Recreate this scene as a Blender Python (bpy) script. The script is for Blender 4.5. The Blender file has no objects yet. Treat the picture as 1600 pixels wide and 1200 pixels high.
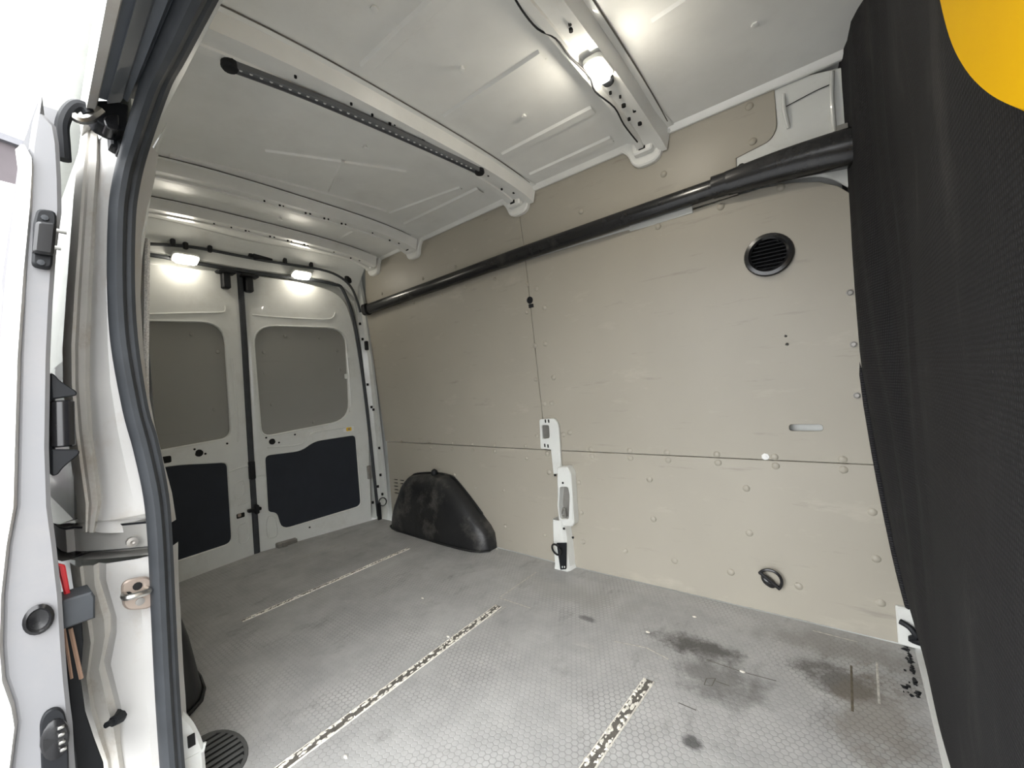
import bpy, math, random
from math import sin, cos, pi, radians
from mathutils import Vector, Matrix, geometry
random.seed(7)
SC = bpy.context.scene
COL = SC.collection

# ------------------------------------------------------------------ camera
# x runs along the van towards its front, y across it, z up, floor at z = 0
EYE = Vector((0, 0, .95))
YAW, PITCH, ROLL, FPX = .6651, .0052, -.0766, 653.36
_f = Vector((-sin(YAW)*cos(PITCH), cos(YAW)*cos(PITCH), sin(PITCH)))
_r0 = Vector((cos(YAW), sin(YAW), 0)); _u0 = _r0.cross(_f)
_r = _r0*cos(ROLL) + _u0*sin(ROLL); _u = -_r0*sin(ROLL) + _u0*cos(ROLL)
cd = bpy.data.cameras.new('camera'); cam = bpy.data.objects.new('camera', cd); COL.objects.link(cam)
cd.sensor_width = 36; cd.lens = 36*FPX/1600; cd.clip_start = .01
cam.matrix_world = Matrix(((_r.x, _u.x, -_f.x, EYE.x), (_r.y, _u.y, -_f.y, EYE.y), (_r.z, _u.z, -_f.z, EYE.z), (0, 0, 0, 1)))
SC.camera = cam

# ------------------------------------------------------------------ world: bright overcast sky
w = bpy.data.worlds.new('overcast'); SC.world = w; w.use_nodes = True
w.node_tree.nodes['Background'].inputs[0].default_value = (.97, .985, 1, 1)
w.node_tree.nodes['Background'].inputs[1].default_value = 1.25
SC.view_settings.view_transform = 'Standard'; SC.view_settings.look = 'None'
SC.view_settings.gamma = 1; SC.view_settings.use_curve_mapping = False
SC.view_settings.exposure = 2.7
LAMP_POWER = 7.0

# ------------------------------------------------------------------ materials
MATS = {}
def nodes_of(name):
    m = bpy.data.materials.new(name); m.use_nodes = True; MATS[name] = m
    nt = m.node_tree; return m, nt, nt.nodes['Principled BSDF']
def N(nt, typ, **kw):
    n = nt.nodes.new(typ)
    for k, v in kw.items():
        if k in n.inputs: n.inputs[k].default_value = v
        else: setattr(n, k, v)
    return n
def L(nt, a, b): nt.links.new(a, b)
def ramp(nt, src, stops):
    r = nt.nodes.new('ShaderNodeValToRGB'); e = r.color_ramp.elements
    while len(e) < len(stops): e.new(.5)
    for i, (p, c) in enumerate(stops):
        e[i].position = p; e[i].color = tuple(c)+(1,) if len(c) == 3 else c
    L(nt, src, r.inputs[0]); return r
def pos(nt, scale=(1, 1, 1), loc=(0, 0, 0)):
    g = N(nt, 'ShaderNodeNewGeometry'); m = N(nt, 'ShaderNodeMapping')
    m.inputs['Scale'].default_value = scale; m.inputs['Location'].default_value = loc
    L(nt, g.outputs['Position'], m.inputs['Vector']); return m.outputs[0]
def mixc(nt, fac, a, b):
    m = nt.nodes.new('ShaderNodeMix'); m.data_type = 'RGBA'
    for s, v in ((0, fac), (6, a), (7, b)):
        if hasattr(v, 'is_linked') or isinstance(v, bpy.types.NodeSocket): L(nt, v, m.inputs[s])
        else: m.inputs[s].default_value = v if s == 0 else tuple(v)+(1,)
    return m.outputs[2]
def plain(name, col, rough=.5, metal=0, spec=.5, var=.06, vscale=9, bump=0, bscale=200, dirt=None, dirt_amt=.0, coat=0, dscale=5):
    m, nt, b = nodes_of(name)
    b.inputs['Roughness'].default_value = rough; b.inputs['Metallic'].default_value = metal
    b.inputs['Specular IOR Level'].default_value = spec; b.inputs['Coat Weight'].default_value = coat
    n = N(nt, 'ShaderNodeTexNoise', Scale=vscale, Detail=4.0); L(nt, pos(nt), n.inputs['Vector'])
    r = ramp(nt, n.outputs['Fac'], [(.3, [c*(1-var) for c in col]), (.7, [min(1, c*(1+var)) for c in col])])
    out = r.outputs[0]
    if dirt:
        d = N(nt, 'ShaderNodeTexNoise', Scale=dscale, Detail=9.0, Roughness=.7); L(nt, pos(nt, loc=(3, 1, 7)), d.inputs['Vector'])
        dr = ramp(nt, d.outputs['Fac'], [(.52, (0, 0, 0)), (.72, (dirt_amt,)*3)])
        out = mixc(nt, dr.outputs[0], out, dirt)
    L(nt, out, b.inputs['Base Color'])
    if bump:
        n2 = N(nt, 'ShaderNodeTexNoise', Scale=bscale, Detail=3.0); L(nt, pos(nt), n2.inputs['Vector'])
        bp = N(nt, 'ShaderNodeBump', Strength=bump, Distance=.002); L(nt, n2.outputs['Fac'], bp.inputs['Height']); L(nt, bp.outputs[0], b.inputs['Normal'])
    return m
plain('white_paint', (.70, .71, .68), .28, var=.03, dirt=(.33, .29, .22), dirt_amt=.22, coat=.3)
plain('roof_paint', (.84, .84, .805), .30, var=.03, dirt=(.45, .42, .36), dirt_amt=.15, coat=.25, dscale=3)
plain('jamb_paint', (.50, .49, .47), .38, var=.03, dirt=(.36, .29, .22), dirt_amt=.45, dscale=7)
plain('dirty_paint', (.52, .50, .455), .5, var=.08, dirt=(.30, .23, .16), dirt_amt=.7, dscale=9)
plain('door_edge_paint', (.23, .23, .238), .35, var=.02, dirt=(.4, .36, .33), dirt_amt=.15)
plain('rubber', (.042, .046, .051), .55, spec=.35, var=.15, vscale=15, bump=.1)
plain('black_plastic', (.018, .019, .021), .38, var=.15, dirt=(.12, .11, .10), dirt_amt=.35, dscale=8)
plain('header_grey', (.10, .11, .125), .5, var=.1)
plain('hardware_black', (.012, .013, .015), .5, var=.15, spec=.25)
plain('gloss_black', (.012, .012, .013), .22, var=.2, dirt=(.09, .085, .075), dirt_amt=.3, dscale=7)
plain('moulded_black', (.012, .0125, .0135), .42, var=.25, vscale=6, bump=.25, bscale=60, dirt=(.15, .14, .125), dirt_amt=.75, dscale=4)
plain('door_liner', (.014, .018, .026), .75, var=.12, bump=.15, bscale=400)
plain('steel', (.55, .54, .51), .3, metal=1, var=.08)
plain('rail_steel', (.42, .41, .385), .35, metal=.35, var=.08)
plain('bronze_steel', (.40, .33, .28), .45, metal=.6, var=.15)
plain('dull_metal', (.30, .29, .27), .5, metal=.7, var=.2, dirt=(.16, .11, .07), dirt_amt=.7)
plain('led_housing', (.13, .135, .14), .4, var=.1)
plain('led_chip', (.85, .85, .82), .3, var=.02)
plain('yellow', (1.0, .55, .0), .75, var=.02, spec=.1)
plain('label_yellow', (.85, .55, .03), .4, var=.03)
plain('label_white', (.8, .8, .78), .4, var=.02)
plain('red_plastic', (.75, .03, .04), .3, var=.05)
plain('hole_black', (.006, .006, .006), .9, var=.1)
plain('sealant', (.60, .50, .34), .6, var=.2, vscale=40, bump=.4, bscale=80)
plain('chip_pale', (.74, .71, .63), .7, var=.25, vscale=120)
plain('joint_grey', (.13, .12, .105), .6, var=.3, vscale=60, bump=.3)
plain('asphalt', (.18, .18, .18), .9, var=.2, vscale=30, bump=.5, bscale=150)
plain('building_render', (.07, .06, .064), .9, var=.08, vscale=2)
plain('building_cap', (.12, .12, .13), .7)
plain('grille_grey', (.10, .10, .098), .65, var=.1)
plain('metal_tape', (.55, .53, .50), .45, metal=.1, var=.3, vscale=300, bump=.6, bscale=300)
plain('scuff_pale', (.50, .48, .43), .6, var=.3, vscale=90)
plain('grime_brown', (.12, .10, .07), .7, var=.3, vscale=60)
plain('brown_cord', (.42, .27, .19), .6, var=.1)

def lamp_mat(name, k):
    m, nt, b = nodes_of(name)
    b.inputs['Base Color'].default_value = (.9, .88, .8, 1)
    b.inputs['Emission Color'].default_value = (1, .93, .80, 1); b.inputs['Emission Strength'].default_value = LAMP_POWER*k
lamp_mat('lamp_lens', 1.0); lamp_mat('lamp_lens_bright', 3.6)

def ply_mat(name, col, scuff=.5):
    m, nt, b = nodes_of(name)
    b.inputs['Roughness'].default_value = .42; b.inputs['Specular IOR Level'].default_value = .4
    n = N(nt, 'ShaderNodeTexNoise', Scale=2.2, Detail=5.0); L(nt, pos(nt), n.inputs['Vector'])
    r = ramp(nt, n.outputs['Fac'], [(.3, [c*.96 for c in col]), (.7, [c*1.04 for c in col])])
    # rubbed scuffs running along the van
    s = N(nt, 'ShaderNodeTexNoise', Scale=1.0, Detail=6.0, Roughness=.65); L(nt, pos(nt, (3.5, 1, 26), (1.3, 0, 4.2)), s.inputs['Vector'])
    sr = ramp(nt, s.outputs['Fac'], [(.62, (0, 0, 0)), (.75, (scuff*.5,)*3)])
    c1 = mixc(nt, sr.outputs[0], r.outputs[0], [c*.45 for c in col])
    s2 = N(nt, 'ShaderNodeTexNoise', Scale=1.0, Detail=5.0, Roughness=.6); L(nt, pos(nt, (5, 1, 12), (7.3, 2, 1.2)), s2.inputs['Vector'])
    sr2 = ramp(nt, s2.outputs['Fac'], [(.60, (0, 0, 0)), (.76, (scuff*.3,)*3)])
    c2 = mixc(nt, sr2.outputs[0], c1, [min(1, c*1.6) for c in col])
    L(nt, c2, b.inputs['Base Color'])
    g = N(nt, 'ShaderNodeTexNoise', Scale=1.0, Detail=2.0); L(nt, pos(nt, (60, 60, 500)), g.inputs['Vector'])
    bp = N(nt, 'ShaderNodeBump', Strength=.04, Distance=.001); L(nt, g.outputs['Fac'], bp.inputs['Height']); L(nt, bp.outputs[0], b.inputs['Normal'])
ply_mat('ply', (.385, .357, .298), .8)
ply_mat('ply_rear', (.27, .265, .245), .25)

def carpet_mat():
    m, nt, b = nodes_of('carpet')
    b.inputs['Roughness'].default_value = .85; b.inputs['Specular IOR Level'].default_value = .25
    n = N(nt, 'ShaderNodeTexNoise', Scale=1.0, Detail=7.0, Roughness=.65); L(nt, pos(nt, (4, 5, 1.6)), n.inputs['Vector'])
    r = ramp(nt, n.outputs['Fac'], [(.35, (.0065, .0065, .0075)), (.56, (.012, .0118, .0125)), (.74, (.060, .056, .052))])
    wv = N(nt, 'ShaderNodeTexWave', Scale=40.0, Distortion=1.6, Detail=1.0); wv.bands_direction = 'Z'; L(nt, pos(nt), wv.inputs['Vector'])
    wv2 = N(nt, 'ShaderNodeTexWave', Scale=46.0, Distortion=1.4, Detail=1.0); wv2.bands_direction = 'Y'; L(nt, pos(nt), wv2.inputs['Vector'])
    mu = N(nt, 'ShaderNodeMath', operation='MULTIPLY'); L(nt, wv.outputs['Fac'], mu.inputs[0]); L(nt, wv2.outputs['Fac'], mu.inputs[1])
    c = mixc(nt, mu.outputs[0], r.outputs[0], (.040, .039, .043)); 
    L(nt, c, b.inputs['Base Color'])
    bp = N(nt, 'ShaderNodeBump', Strength=.8, Distance=.003); L(nt, mu.outputs[0], bp.inputs['Height']); L(nt, bp.outputs[0], b.inputs['Normal'])
carpet_mat()

def floor_mat():
    m, nt, b = nodes_of('floor_vinyl')
    P = pos(nt)
    # hexagon relief: distance to the nearer of two interleaved grids
    S = .0185
    def vm(op, a, c=None):
        n = nt.nodes.new('ShaderNodeVectorMath'); n.operation = op
        for i, v in enumerate((a, c)):
            if v is None: continue
            if isinstance(v, bpy.types.NodeSocket): L(nt, v, n.inputs[i])
            else: n.inputs[i].default_value = v
        return n
    cell = (S, S*1.7320508, 1)
    flat = vm('MULTIPLY', P, (1, 1, 0)).outputs[0]
    def grid(off):
        a = vm('ADD', flat, off).outputs[0]
        q = vm('DIVIDE', a, cell).outputs[0]
        q = vm('FRACTION', q).outputs[0]; q = vm('SUBTRACT', q, (.5, .5, 0)).outputs[0]
        q = vm('MULTIPLY', q, (1, 1.7320508, 0)).outputs[0]; q = vm('ABSOLUTE', q).outputs[0]
        d = vm('DOT_PRODUCT', q, (.5, .8660254, 0)).outputs['Value']
        sx = N(nt, 'ShaderNodeSeparateXYZ'); L(nt, q, sx.inputs[0])
        mx = N(nt, 'ShaderNodeMath', operation='MAXIMUM'); L(nt, d, mx.inputs[0]); L(nt, sx.outputs[0], mx.inputs[1]); return mx.outputs[0]
    mn = N(nt, 'ShaderNodeMath', operation='MINIMUM'); L(nt, grid((0, 0, 0)), mn.inputs[0]); L(nt, grid((S/2, S*.8660254, 0)), mn.inputs[1])
    hexr = ramp(nt, mn.outputs[0], [(.38, (1, 1, 1)), (.47, (0, 0, 0))])
    # worn grey with pale rub marks and dirty film
    n = N(nt, 'ShaderNodeTexNoise', Scale=3.2, Detail=10.0, Roughness=.72); L(nt, P, n.inputs['Vector'])
    base = ramp(nt, n.outputs['Fac'], [(.25, (.30, .298, .292)), (.5, (.43, .427, .417)), (.75, (.56, .555, .54))])
    hx = mixc(nt, hexr.outputs[0], (.31, .305, .297), base.outputs[0])
    wear = N(nt, 'ShaderNodeTexNoise', Scale=3.5, Detail=3.0); L(nt, pos(nt, loc=(5, 2, 0)), wear.inputs['Vector'])
    wr = ramp(nt, wear.outputs['Fac'], [(.40, (.0,)*3), (.62, (1.0,)*3)])
    c = mixc(nt, wr.outputs[0], base.outputs[0], hx)
    st = N(nt, 'ShaderNodeTexNoise', Scale=1.0, Detail=9.0, Roughness=.75); L(nt, pos(nt, (3, 9, 1), (2, 4, 0)), st.inputs['Vector'])
    sr = ramp(nt, st.outputs['Fac'], [(.60, (0, 0, 0)), (.74, (.5,)*3)])
    c = mixc(nt, sr.outputs[0], c, (.64, .62, .58))
    st2 = N(nt, 'ShaderNodeTexNoise', Scale=1.0, Detail=9.0, Roughness=.75); L(nt, pos(nt, (9, 4, 1), (8, 1, 0)), st2.inputs['Vector'])
    sr2 = ramp(nt, st2.outputs['Fac'], [(.56, (0, 0, 0)), (.74, (.6,)*3)])
    c = mixc(nt, sr2.outputs[0], c, (.13, .122, .11))
    # stains: dried spills with ragged outlines (centre x, y, radii, strength, colour)
    wob = N(nt, 'ShaderNodeTexNoise', Scale=13.0, Detail=7.0, Roughness=.72); L(nt, P, wob.inputs['Vector'])
    for cx, cy, rx, ry, amt, colr in ((-.44, 1.50, .17, .06, .80, (.045, .041, .036)), (-.35, 1.36, .15, .09, .55, (.06, .056, .05)),
                                      (-.06, 1.55, .13, .09, .7, (.055, .048, .04)), (-.05, 1.72, .32, .08, .35, (.13, .11, .08)),
                                      (.02, 1.45, .10, .25, .45, (.17, .14, .10)), (-.36, 1.09, .03, .02, .8, (.05, .05, .05)), (-1.0, 1.6, .3, .1, .35, (.3, .29, .26)),
                                      (-.86, 1.46, .04, .02, .7, (.07, .07, .07))):
        mp = N(nt, 'ShaderNodeMapping'); mp.inputs['Location'].default_value = (-cx/rx, -cy/ry, 0); mp.inputs['Scale'].default_value = (1/rx, 1/ry, 0)
        L(nt, P, mp.inputs['Vector'])
        ln = vm('LENGTH', mp.outputs[0]).outputs['Value']
        ad = N(nt, 'ShaderNodeMath', operation='MULTIPLY_ADD'); L(nt, wob.outputs['Fac'], ad.inputs[0]); ad.inputs[1].default_value = 2.8; L(nt, ln, ad.inputs[2])
        rr = ramp(nt, ad.outputs[0], [(.0, (amt,)*3), (.46, (amt,)*3), (.62, (0, 0, 0))]); 
        hv = N(nt, 'ShaderNodeMath', operation='MULTIPLY'); L(nt, ad.outputs[0], hv.inputs[0]); hv.inputs[1].default_value = .25; L(nt, hv.outputs[0], rr.inputs[0])
        c = mixc(nt, rr.outputs[0], c, colr)
    L(nt, c, b.inputs['Base Color'])
    rg = N(nt, 'ShaderNodeMapRange'); L(nt, n.outputs['Fac'], rg.inputs[0]); rg.inputs[3].default_value = .62; rg.inputs[4].default_value = .42
    L(nt, rg.outputs[0], b.inputs['Roughness'])
    bp = N(nt, 'ShaderNodeBump', Strength=.35, Distance=.0012); L(nt, hexr.outputs[0], bp.inputs['Height']); L(nt, bp.outputs[0], b.inputs['Normal'])
floor_mat()

# ------------------------------------------------------------------ helpers
def pixel_ray(px, py): return _f*FPX + _r*(px-800) + _u*(600-py)
def at(px, py, axis, val):
    i = 'xyz'.index(axis); d = pixel_ray(px, py); return EYE + d*((val-EYE[i])/d[i])
WL = {}
def link(o, parent=None, loc=(0, 0, 0)):
    COL.objects.link(o); WL[o] = Vector(loc)
    if parent: o.parent = parent; o.location = Vector(loc)-WL[parent]
    else: o.location = loc
    return o
def build(name, geo, mat, parent=None, smooth=True, angle=35, kind=None, origin=None):
    vs, fs = geo; vs = [Vector(v) for v in vs]
    lo = Vector([min(v[i] for v in vs) for i in range(3)]); hi = Vector([max(v[i] for v in vs) for i in range(3)])
    c = Vector(origin) if origin else (lo+hi)/2
    me = bpy.data.meshes.new(name); me.from_pydata([v-c for v in vs], [], fs); me.validate()
    import bmesh
    bm = bmesh.new(); bm.from_mesh(me); bmesh.ops.recalc_face_normals(bm, faces=bm.faces); bm.to_mesh(me); bm.free()
    me.materials.append(MATS[mat])
    if smooth:
        me.polygons.foreach_set('use_smooth', [True]*len(me.polygons)); me.set_sharp_from_angle(angle=radians(angle))
    o = bpy.data.objects.new(name, me); link(o, parent, c)
    if kind: o['kind'] = kind
    return o
def share(name, src, parent, loc, rot=None, scale=None):
    o = bpy.data.objects.new(name, src.data); link(o, parent, loc)
    if rot is not None: o.rotation_euler = rot
    if scale: o.scale = scale
    return o
def thing(name, loc, label, cat, group=None, kind=None):
    o = bpy.data.objects.new(name, None); o.empty_display_size = .05; link(o, None, loc); return tag(o, label, cat, group, kind)
def tag(o, label, cat, group=None, kind=None):
    o['label'] = label; o['category'] = cat
    if group: o['group'] = group
    if kind: o['kind'] = kind
    return o
def join(*geos):
    V, F = [], []
    for v, f in geos:
        k = len(V); V += list(v); F += [tuple(i+k for i in q) for q in f]
    return V, F
def box(x0, x1, y0, y1, z0, z1, c=.0):
    if c <= 0:
        v = [(x, y, z) for x in (x0, x1) for y in (y0, y1) for z in (z0, z1)]
        return v, [(0, 1, 3, 2), (4, 6, 7, 5), (0, 4, 5, 1), (2, 3, 7, 6), (0, 2, 6, 4), (1, 5, 7, 3)]
    rows = []
    for z, i in ((z0, c), (z0+c, 0), (z1-c, 0), (z1, c)):
        a, b, d, e = x0+i, x1-i, y0+i, y1-i
        rows.append([(a+c, d, z), (b-c, d, z), (b, d+c, z), (b, e-c, z), (b-c, e, z), (a+c, e, z), (a, e-c, z), (a, d+c, z)])
    return loft(rows, True, True)
def loft(rows, closed=False, caps=False):
    n = len(rows[0]); V = [p for r in rows for p in r]; F = []
    for i in range(len(rows)-1):
        for j in range(n if closed else n-1):
            k = (j+1) % n; F.append((i*n+j, i*n+k, (i+1)*n+k, (i+1)*n+j))
    if caps: F.append(tuple(range(n))[::-1]); F.append(tuple(range((len(rows)-1)*n, len(rows)*n)))
    return V, F
def xform(geo, M): return [M @ Vector(v) for v in geo[0]], geo[1]
def smooth_path(P, n=4, closed=False):
    P = [Vector(p) for p in P]; out = []; m = len(P)
    for i in range(m if closed else m-1):
        a, b, c, d = (P[(i+k) % m] if closed else P[min(max(i+k, 0), m-1)] for k in (-1, 0, 1, 2))
        for s in range(n):
            t = s/n
            out.append(.5*((2*b)+(c-a)*t+(2*a-5*b+4*c-d)*t*t+(3*b-a-3*c+d)*t**3))
    if not closed: out.append(P[-1])
    return out
def tube(P, r, n=10, closed=False, flat=1.0, up=None):
    P = [Vector(p) for p in P]; m = len(P); rows = []
    rr = r if isinstance(r, (list, tuple)) else [r]*m
    t0 = (P[1]-P[0]).normalized(); nrm = Vector(up) if up else (Vector((0, 0, 1)) if abs(t0.z) < .9 else Vector((1, 0, 0)))
    for i in range(m):
        if closed: t = (P[(i+1) % m]-P[i-1])
        else: t = P[min(i+1, m-1)]-P[max(i-1, 0)]
        t.normalize(); nrm = (nrm-t*nrm.dot(t)).normalized(); bi = t.cross(nrm)
        rows.append([P[i]+(nrm*cos(a)*flat+bi*sin(a))*rr[i] for a in [2*pi*k/n for k in range(n)]])
    if closed: return loft(rows+[rows[0]], True)
    return loft(rows, True, True)
def lathe(prof, n=20, M=Matrix()):
    rows = [[M @ Vector((r*cos(2*pi*k/n), r*sin(2*pi*k/n), z)) for k in range(n)] for r, z in prof]
    return loft(rows, True, True)
def rnd(pts, r, seg=5):
    # rounds the corners of a 2-D polygon; r a number or one per corner
    out = []; n = len(pts); P = [Vector((p[0], p[1])) for p in pts]
    for i in range(n):
        a, b, c = P[i-1], P[i], P[(i+1) % n]; R = r[i] if isinstance(r, (list, tuple)) else r
        if R <= 0: out.append(tuple(b)); continue
        d1, d2 = (a-b), (c-b); k1, k2 = min(R, d1.length*.48), min(R, d2.length*.48)
        p, q = b+d1.normalized()*k1, b+d2.normalized()*k2
        for s in range(seg+1):
            t = s/seg; v = p*(1-t)**2+b*2*t*(1-t)+q*t*t; out.append((v.x, v.y))
    return out
def rect(u0, u1, v0, v1): return [(u0, v0), (u1, v0), (u1, v1), (u0, v1)]
def circle(u, v, r, n=16, ry=None): return [(u+r*cos(2*pi*k/n), v+(ry or r)*sin(2*pi*k/n)) for k in range(n)]
def offset(poly, d):
    # moves a polygon's outline inwards by d
    A = sum(poly[i-1][0]*poly[i][1]-poly[i][0]*poly[i-1][1] for i in range(len(poly))); s = 1 if A > 0 else -1
    out = []; n = len(poly)
    for i in range(n):
        a, b, c = Vector(poly[i-1]), Vector(poly[i]), Vector(poly[(i+1) % n])
        e1, e2 = b-a, c-b
        if e1.length < 1e-9: e1 = e2
        if e2.length < 1e-9: e2 = e1
        e1.normalize(); e2.normalize(); n1, n2 = Vector((-e1.y, e1.x)), Vector((-e2.y, e2.x))
        m = n1+n2
        if m.length < 1e-6: m = n1
        m.normalize(); k = d/max(.4, m.dot(n1)); out.append(tuple(b+m*s*k))
    return out
def clean(poly):
    o = []
    for p in poly:
        if not o or (Vector(p)-Vector(o[-1])).length > 1e-6: o.append((p[0], p[1]))
    if (Vector(o[0])-Vector(o[-1])).length < 1e-6: o.pop()
    return o
def plate(loops, t, mp, c=.002):
    # flat sheet with holes: loops[0] outline, others holes; mp(u, v, depth) puts it in the room; chamfered front rim
    loops = [clean(l) for l in loops]
    front = [offset(l, c if i == 0 else -c) for i, l in enumerate(loops)]
    V, F = [], []
    base = 0; idx = []
    rings = [(front, 0), (loops, c), (loops, t)]
    for R, w in rings:
        row = []
        for l in R:
            row.append(list(range(len(V), len(V)+len(l)))); V += [mp(u, v, w) for u, v in l]
        idx.append(row)
    flat = [[Vector((u, v, 0)) for u, v in l] for l in front]
    tri = geometry.tessellate_polygon(flat)
    f0 = [i for l in idx[0] for i in l]; f2 = [i for l in idx[2] for i in l]
    for a in tri:
        F.append(tuple(f0[i] for i in a)); F.append(tuple(f2[i] for i in reversed(a)))
    for k in (0, 1):
        for A, B in zip(idx[k], idx[k+1]):
            n = len(A)
            for i in range(n): j = (i+1) % n; F.append((A[i], A[j], B[j], B[i]))
    return V, F
def lerp(a, b, t): return a+(b-a)*t
def clamp(x, a=0, b=1): return max(a, min(b, x))
def curve(x, pts):
    for (a, b), (c, d) in zip(pts, pts[1:]):
        if x <= c: return lerp(b, d, clamp((x-a)/(c-a)))
    return pts[-1][1]

# the far side wall leans in above the waist and runs out a little towards the back
def wy(x, z):
    b = 1.845 if z < .6 else (1.845-.055*(z-.6) if z < 1.6 else 1.79-.1*(z-1.6))
    return b + .05*clamp((-1.25-x)/1.4, 0, 1.2)
def MW(x, z, w): return Vector((x, wy(x, z)+w, z))
def WP(px, py, out=0.0):
    y = 1.83
    for _ in range(8): p = at(px, py, 'y', y); y = wy(p.x, p.z)-out
    return at(px, py, 'y', y)
def W2(px, py, out=0.0): p = WP(px, py, out); return (p.x, p.z)
# the rear doors bow backwards in plan and lean in at the top
YC = 1.085
def rx(y, z): return -3.04 + .13*abs(y-YC)/.8 + .04*z
def MR(y, z, w): return Vector((rx(y, z)-w, y, z))
def RP(px, py, out=0.0):
    x = -2.95
    for _ in range(8): p = at(px, py, 'x', x); x = rx(p.y, p.z)+out
    return at(px, py, 'x', x)
def R2(px, py, out=0.0): p = RP(px, py, out); return (p.y, p.z)
def FP(px, py, z=0.0): return at(px, py, 'z', z)
# roof
def rz(x, y): return 1.968 - .038*min(1.3, abs(y-1.03)/.72)**3
XB = .14      # bulkhead

# ================================================================== SETTING
# ---- ground and building outside
g = build('ground', box(-40, 25, -30, 30, -.75, -.65), 'asphalt', smooth=False); tag(g, 'grey asphalt ground outside around the van', 'ground', kind='structure')
a, b = at(-60, 190, 'z', 6.0), at(112, 252, 'z', 6.0)
d = (b-a).normalized(); nrm = Vector((-abs(d.y), d.x if d.y < 0 else -d.x, 0)).normalized()
if nrm.x > 0: nrm = -nrm
A0, A1 = a-d*9, b+d*14
def quad_block(p, q, n, z0, z1, dep):
    pts = [p, q, q+n*dep, p+n*dep]
    return loft([[Vector((v.x, v.y, z)) for v in pts] for z in (z0, z1)], True, True)
bo = thing('building', ((A0.x+A1.x)/2, (A0.y+A1.y)/2, -.65), 'grey rendered building with dark roof edge seen past the open sliding door', 'building')
build('wall', quad_block(A0, A1, nrm, -.65, 5.9, 5), 'building_render', bo, smooth=False)
build('roof_edge', quad_block(A0-nrm*.12, A1-nrm*.12, nrm, 5.9, 6.02, 5.2), 'building_cap', bo, smooth=False)

# ---- floor
SK = lambda x: wy(x, 0)
fl = build('floor', plate([[(XB+.02, .27), (XB+.02, 1.843), (-1.25, 1.843), (-2.65, 1.892), (-2.90, 1.895), (-3.03, YC), (-2.93, .27)]], .03,
           lambda u, v, w_: Vector((u, v, -w_)), .001), 'floor_vinyl', smooth=False)
tag(fl, 'worn grey hexagon-patterned vinyl floor with stains', 'floor', kind='structure')
def joint(pa, pb, width, chips, seed):
    a, b = FP(*pa), FP(*pb); d = (b-a); ln = d.length; d.normalize(); s = Vector((-d.y, d.x, 0)); h = width/2
    rng = random.Random(seed)
    sec = [(-h, .0002), (-h*.75, .0022), (-h*.35, .0016), (h*.35, .0016), (h*.75, .0022), (h, .0002)]
    n = max(8, int(ln/.03))
    st = build('joint_strip', loft([[a+d*(ln*i/n)+s*(u*(1+.10*rng.uniform(-1, 1)))+Vector((0, 0, v)) for u, v in sec] for i in range(n+1)]), 'joint_grey', fl)
    V, F = [], []
    k = int(ln/.0070*chips)
    for i in range(k):
        t = ln*(i+rng.uniform(-.3, .3))/k; side = (1 if rng.random() < .5 else -1)*h*rng.uniform(.25, .8)
        c = a+d*clamp(t, 0, ln)+s*side; r = rng.uniform(.002, .0095); z = .0018; hh = rng.uniform(.002, .005); an = rng.uniform(0, pi); m = len(V)
        for q in range(5):
            th = an+q*2*pi/5; rr = r*rng.uniform(.6, 1.3); V.append(c+d*cos(th)*rr*1.2+s*sin(th)*rr*.8+Vector((0, 0, z)))
        V.append(c+Vector((0, 0, z+hh)))
        F += [(m+q, m+(q+1) % 5, m+5) for q in range(5)]
    build('frayed_chips', (V, F), 'chip_pale', st, kind='stuff')
    E = []
    for sg in (-1, 1):
        E.append(loft([[a+d*(ln*i/n)+s*(sg*h*q)+Vector((0, 0, zz)) for q, zz in ((.80, .002), (.9, .0035), (1.02, .002), (1.05, .0))] for i in range(n+1)]))
    build('worn_edge', join(*E), 'chip_pale' if chips > .9 else 'joint_grey', st)
joint((425, 1212), (779, 947), .034, 1.15, 1)
joint((378, 971), (639, 857), .022, .95, 2)
joint((908, 1215), (1014, 1063), .034, 1.3, 3)
def scratch(L_, wd, mat):
    P_ = [FP(*q) for q in L_]
    for a, b in zip(P_, P_[1:]):
        d = (b-a).normalized(); s_ = Vector((-d.y, d.x, 0))*wd/2; z = Vector((0, 0, .0005))
        build('scored_line', loft([[a-s_, a-s_*.6+z, a+s_*.6+z, a+s_], [b-s_, b-s_*.6+z, b+s_*.6+z, b+s_]]), mat, fl)
scratch([(838, 894), (780, 934), (829, 950)], .007, 'scuff_pale'); scratch([(790, 948), (760, 968)], .005, 'scuff_pale')
scratch([(1104, 1031), (1160, 1050), (1213, 1064)], .004, 'joint_grey'); scratch([(1104, 1060), (1118, 1060), (1112, 1072), (1100, 1070), (1104, 1060)], .003, 'joint_grey')
scratch([(1118, 1064), (1140, 1072)], .004, 'joint_grey'); scratch([(1330, 1040), (1332, 1112)], .006, 'grime_brown'); scratch([(1370, 1035), (1374, 1100)], .006, 'scuff_pale'); scratch([(1060, 1098), (1088, 1110)], .004, 'joint_grey')
scratch([(960, 1002), (1010, 1012), (1045, 1030)], .006, 'scuff_pale'); scratch([(470, 872), (530, 850)], .008, 'scuff_pale'); scratch([(1270, 985), (1340, 1003)], .006, 'scuff_pale')
# outer step below the side opening
stp = build('trim_1', join(box(-1.2, .2, .03, .27, -.40, -.36, .01), box(-1.2, .2, .25, .27, -.40, -.03)), 'grille_grey'); tag(stp, 'grey entry step below the side door opening', 'step', kind='structure')

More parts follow.
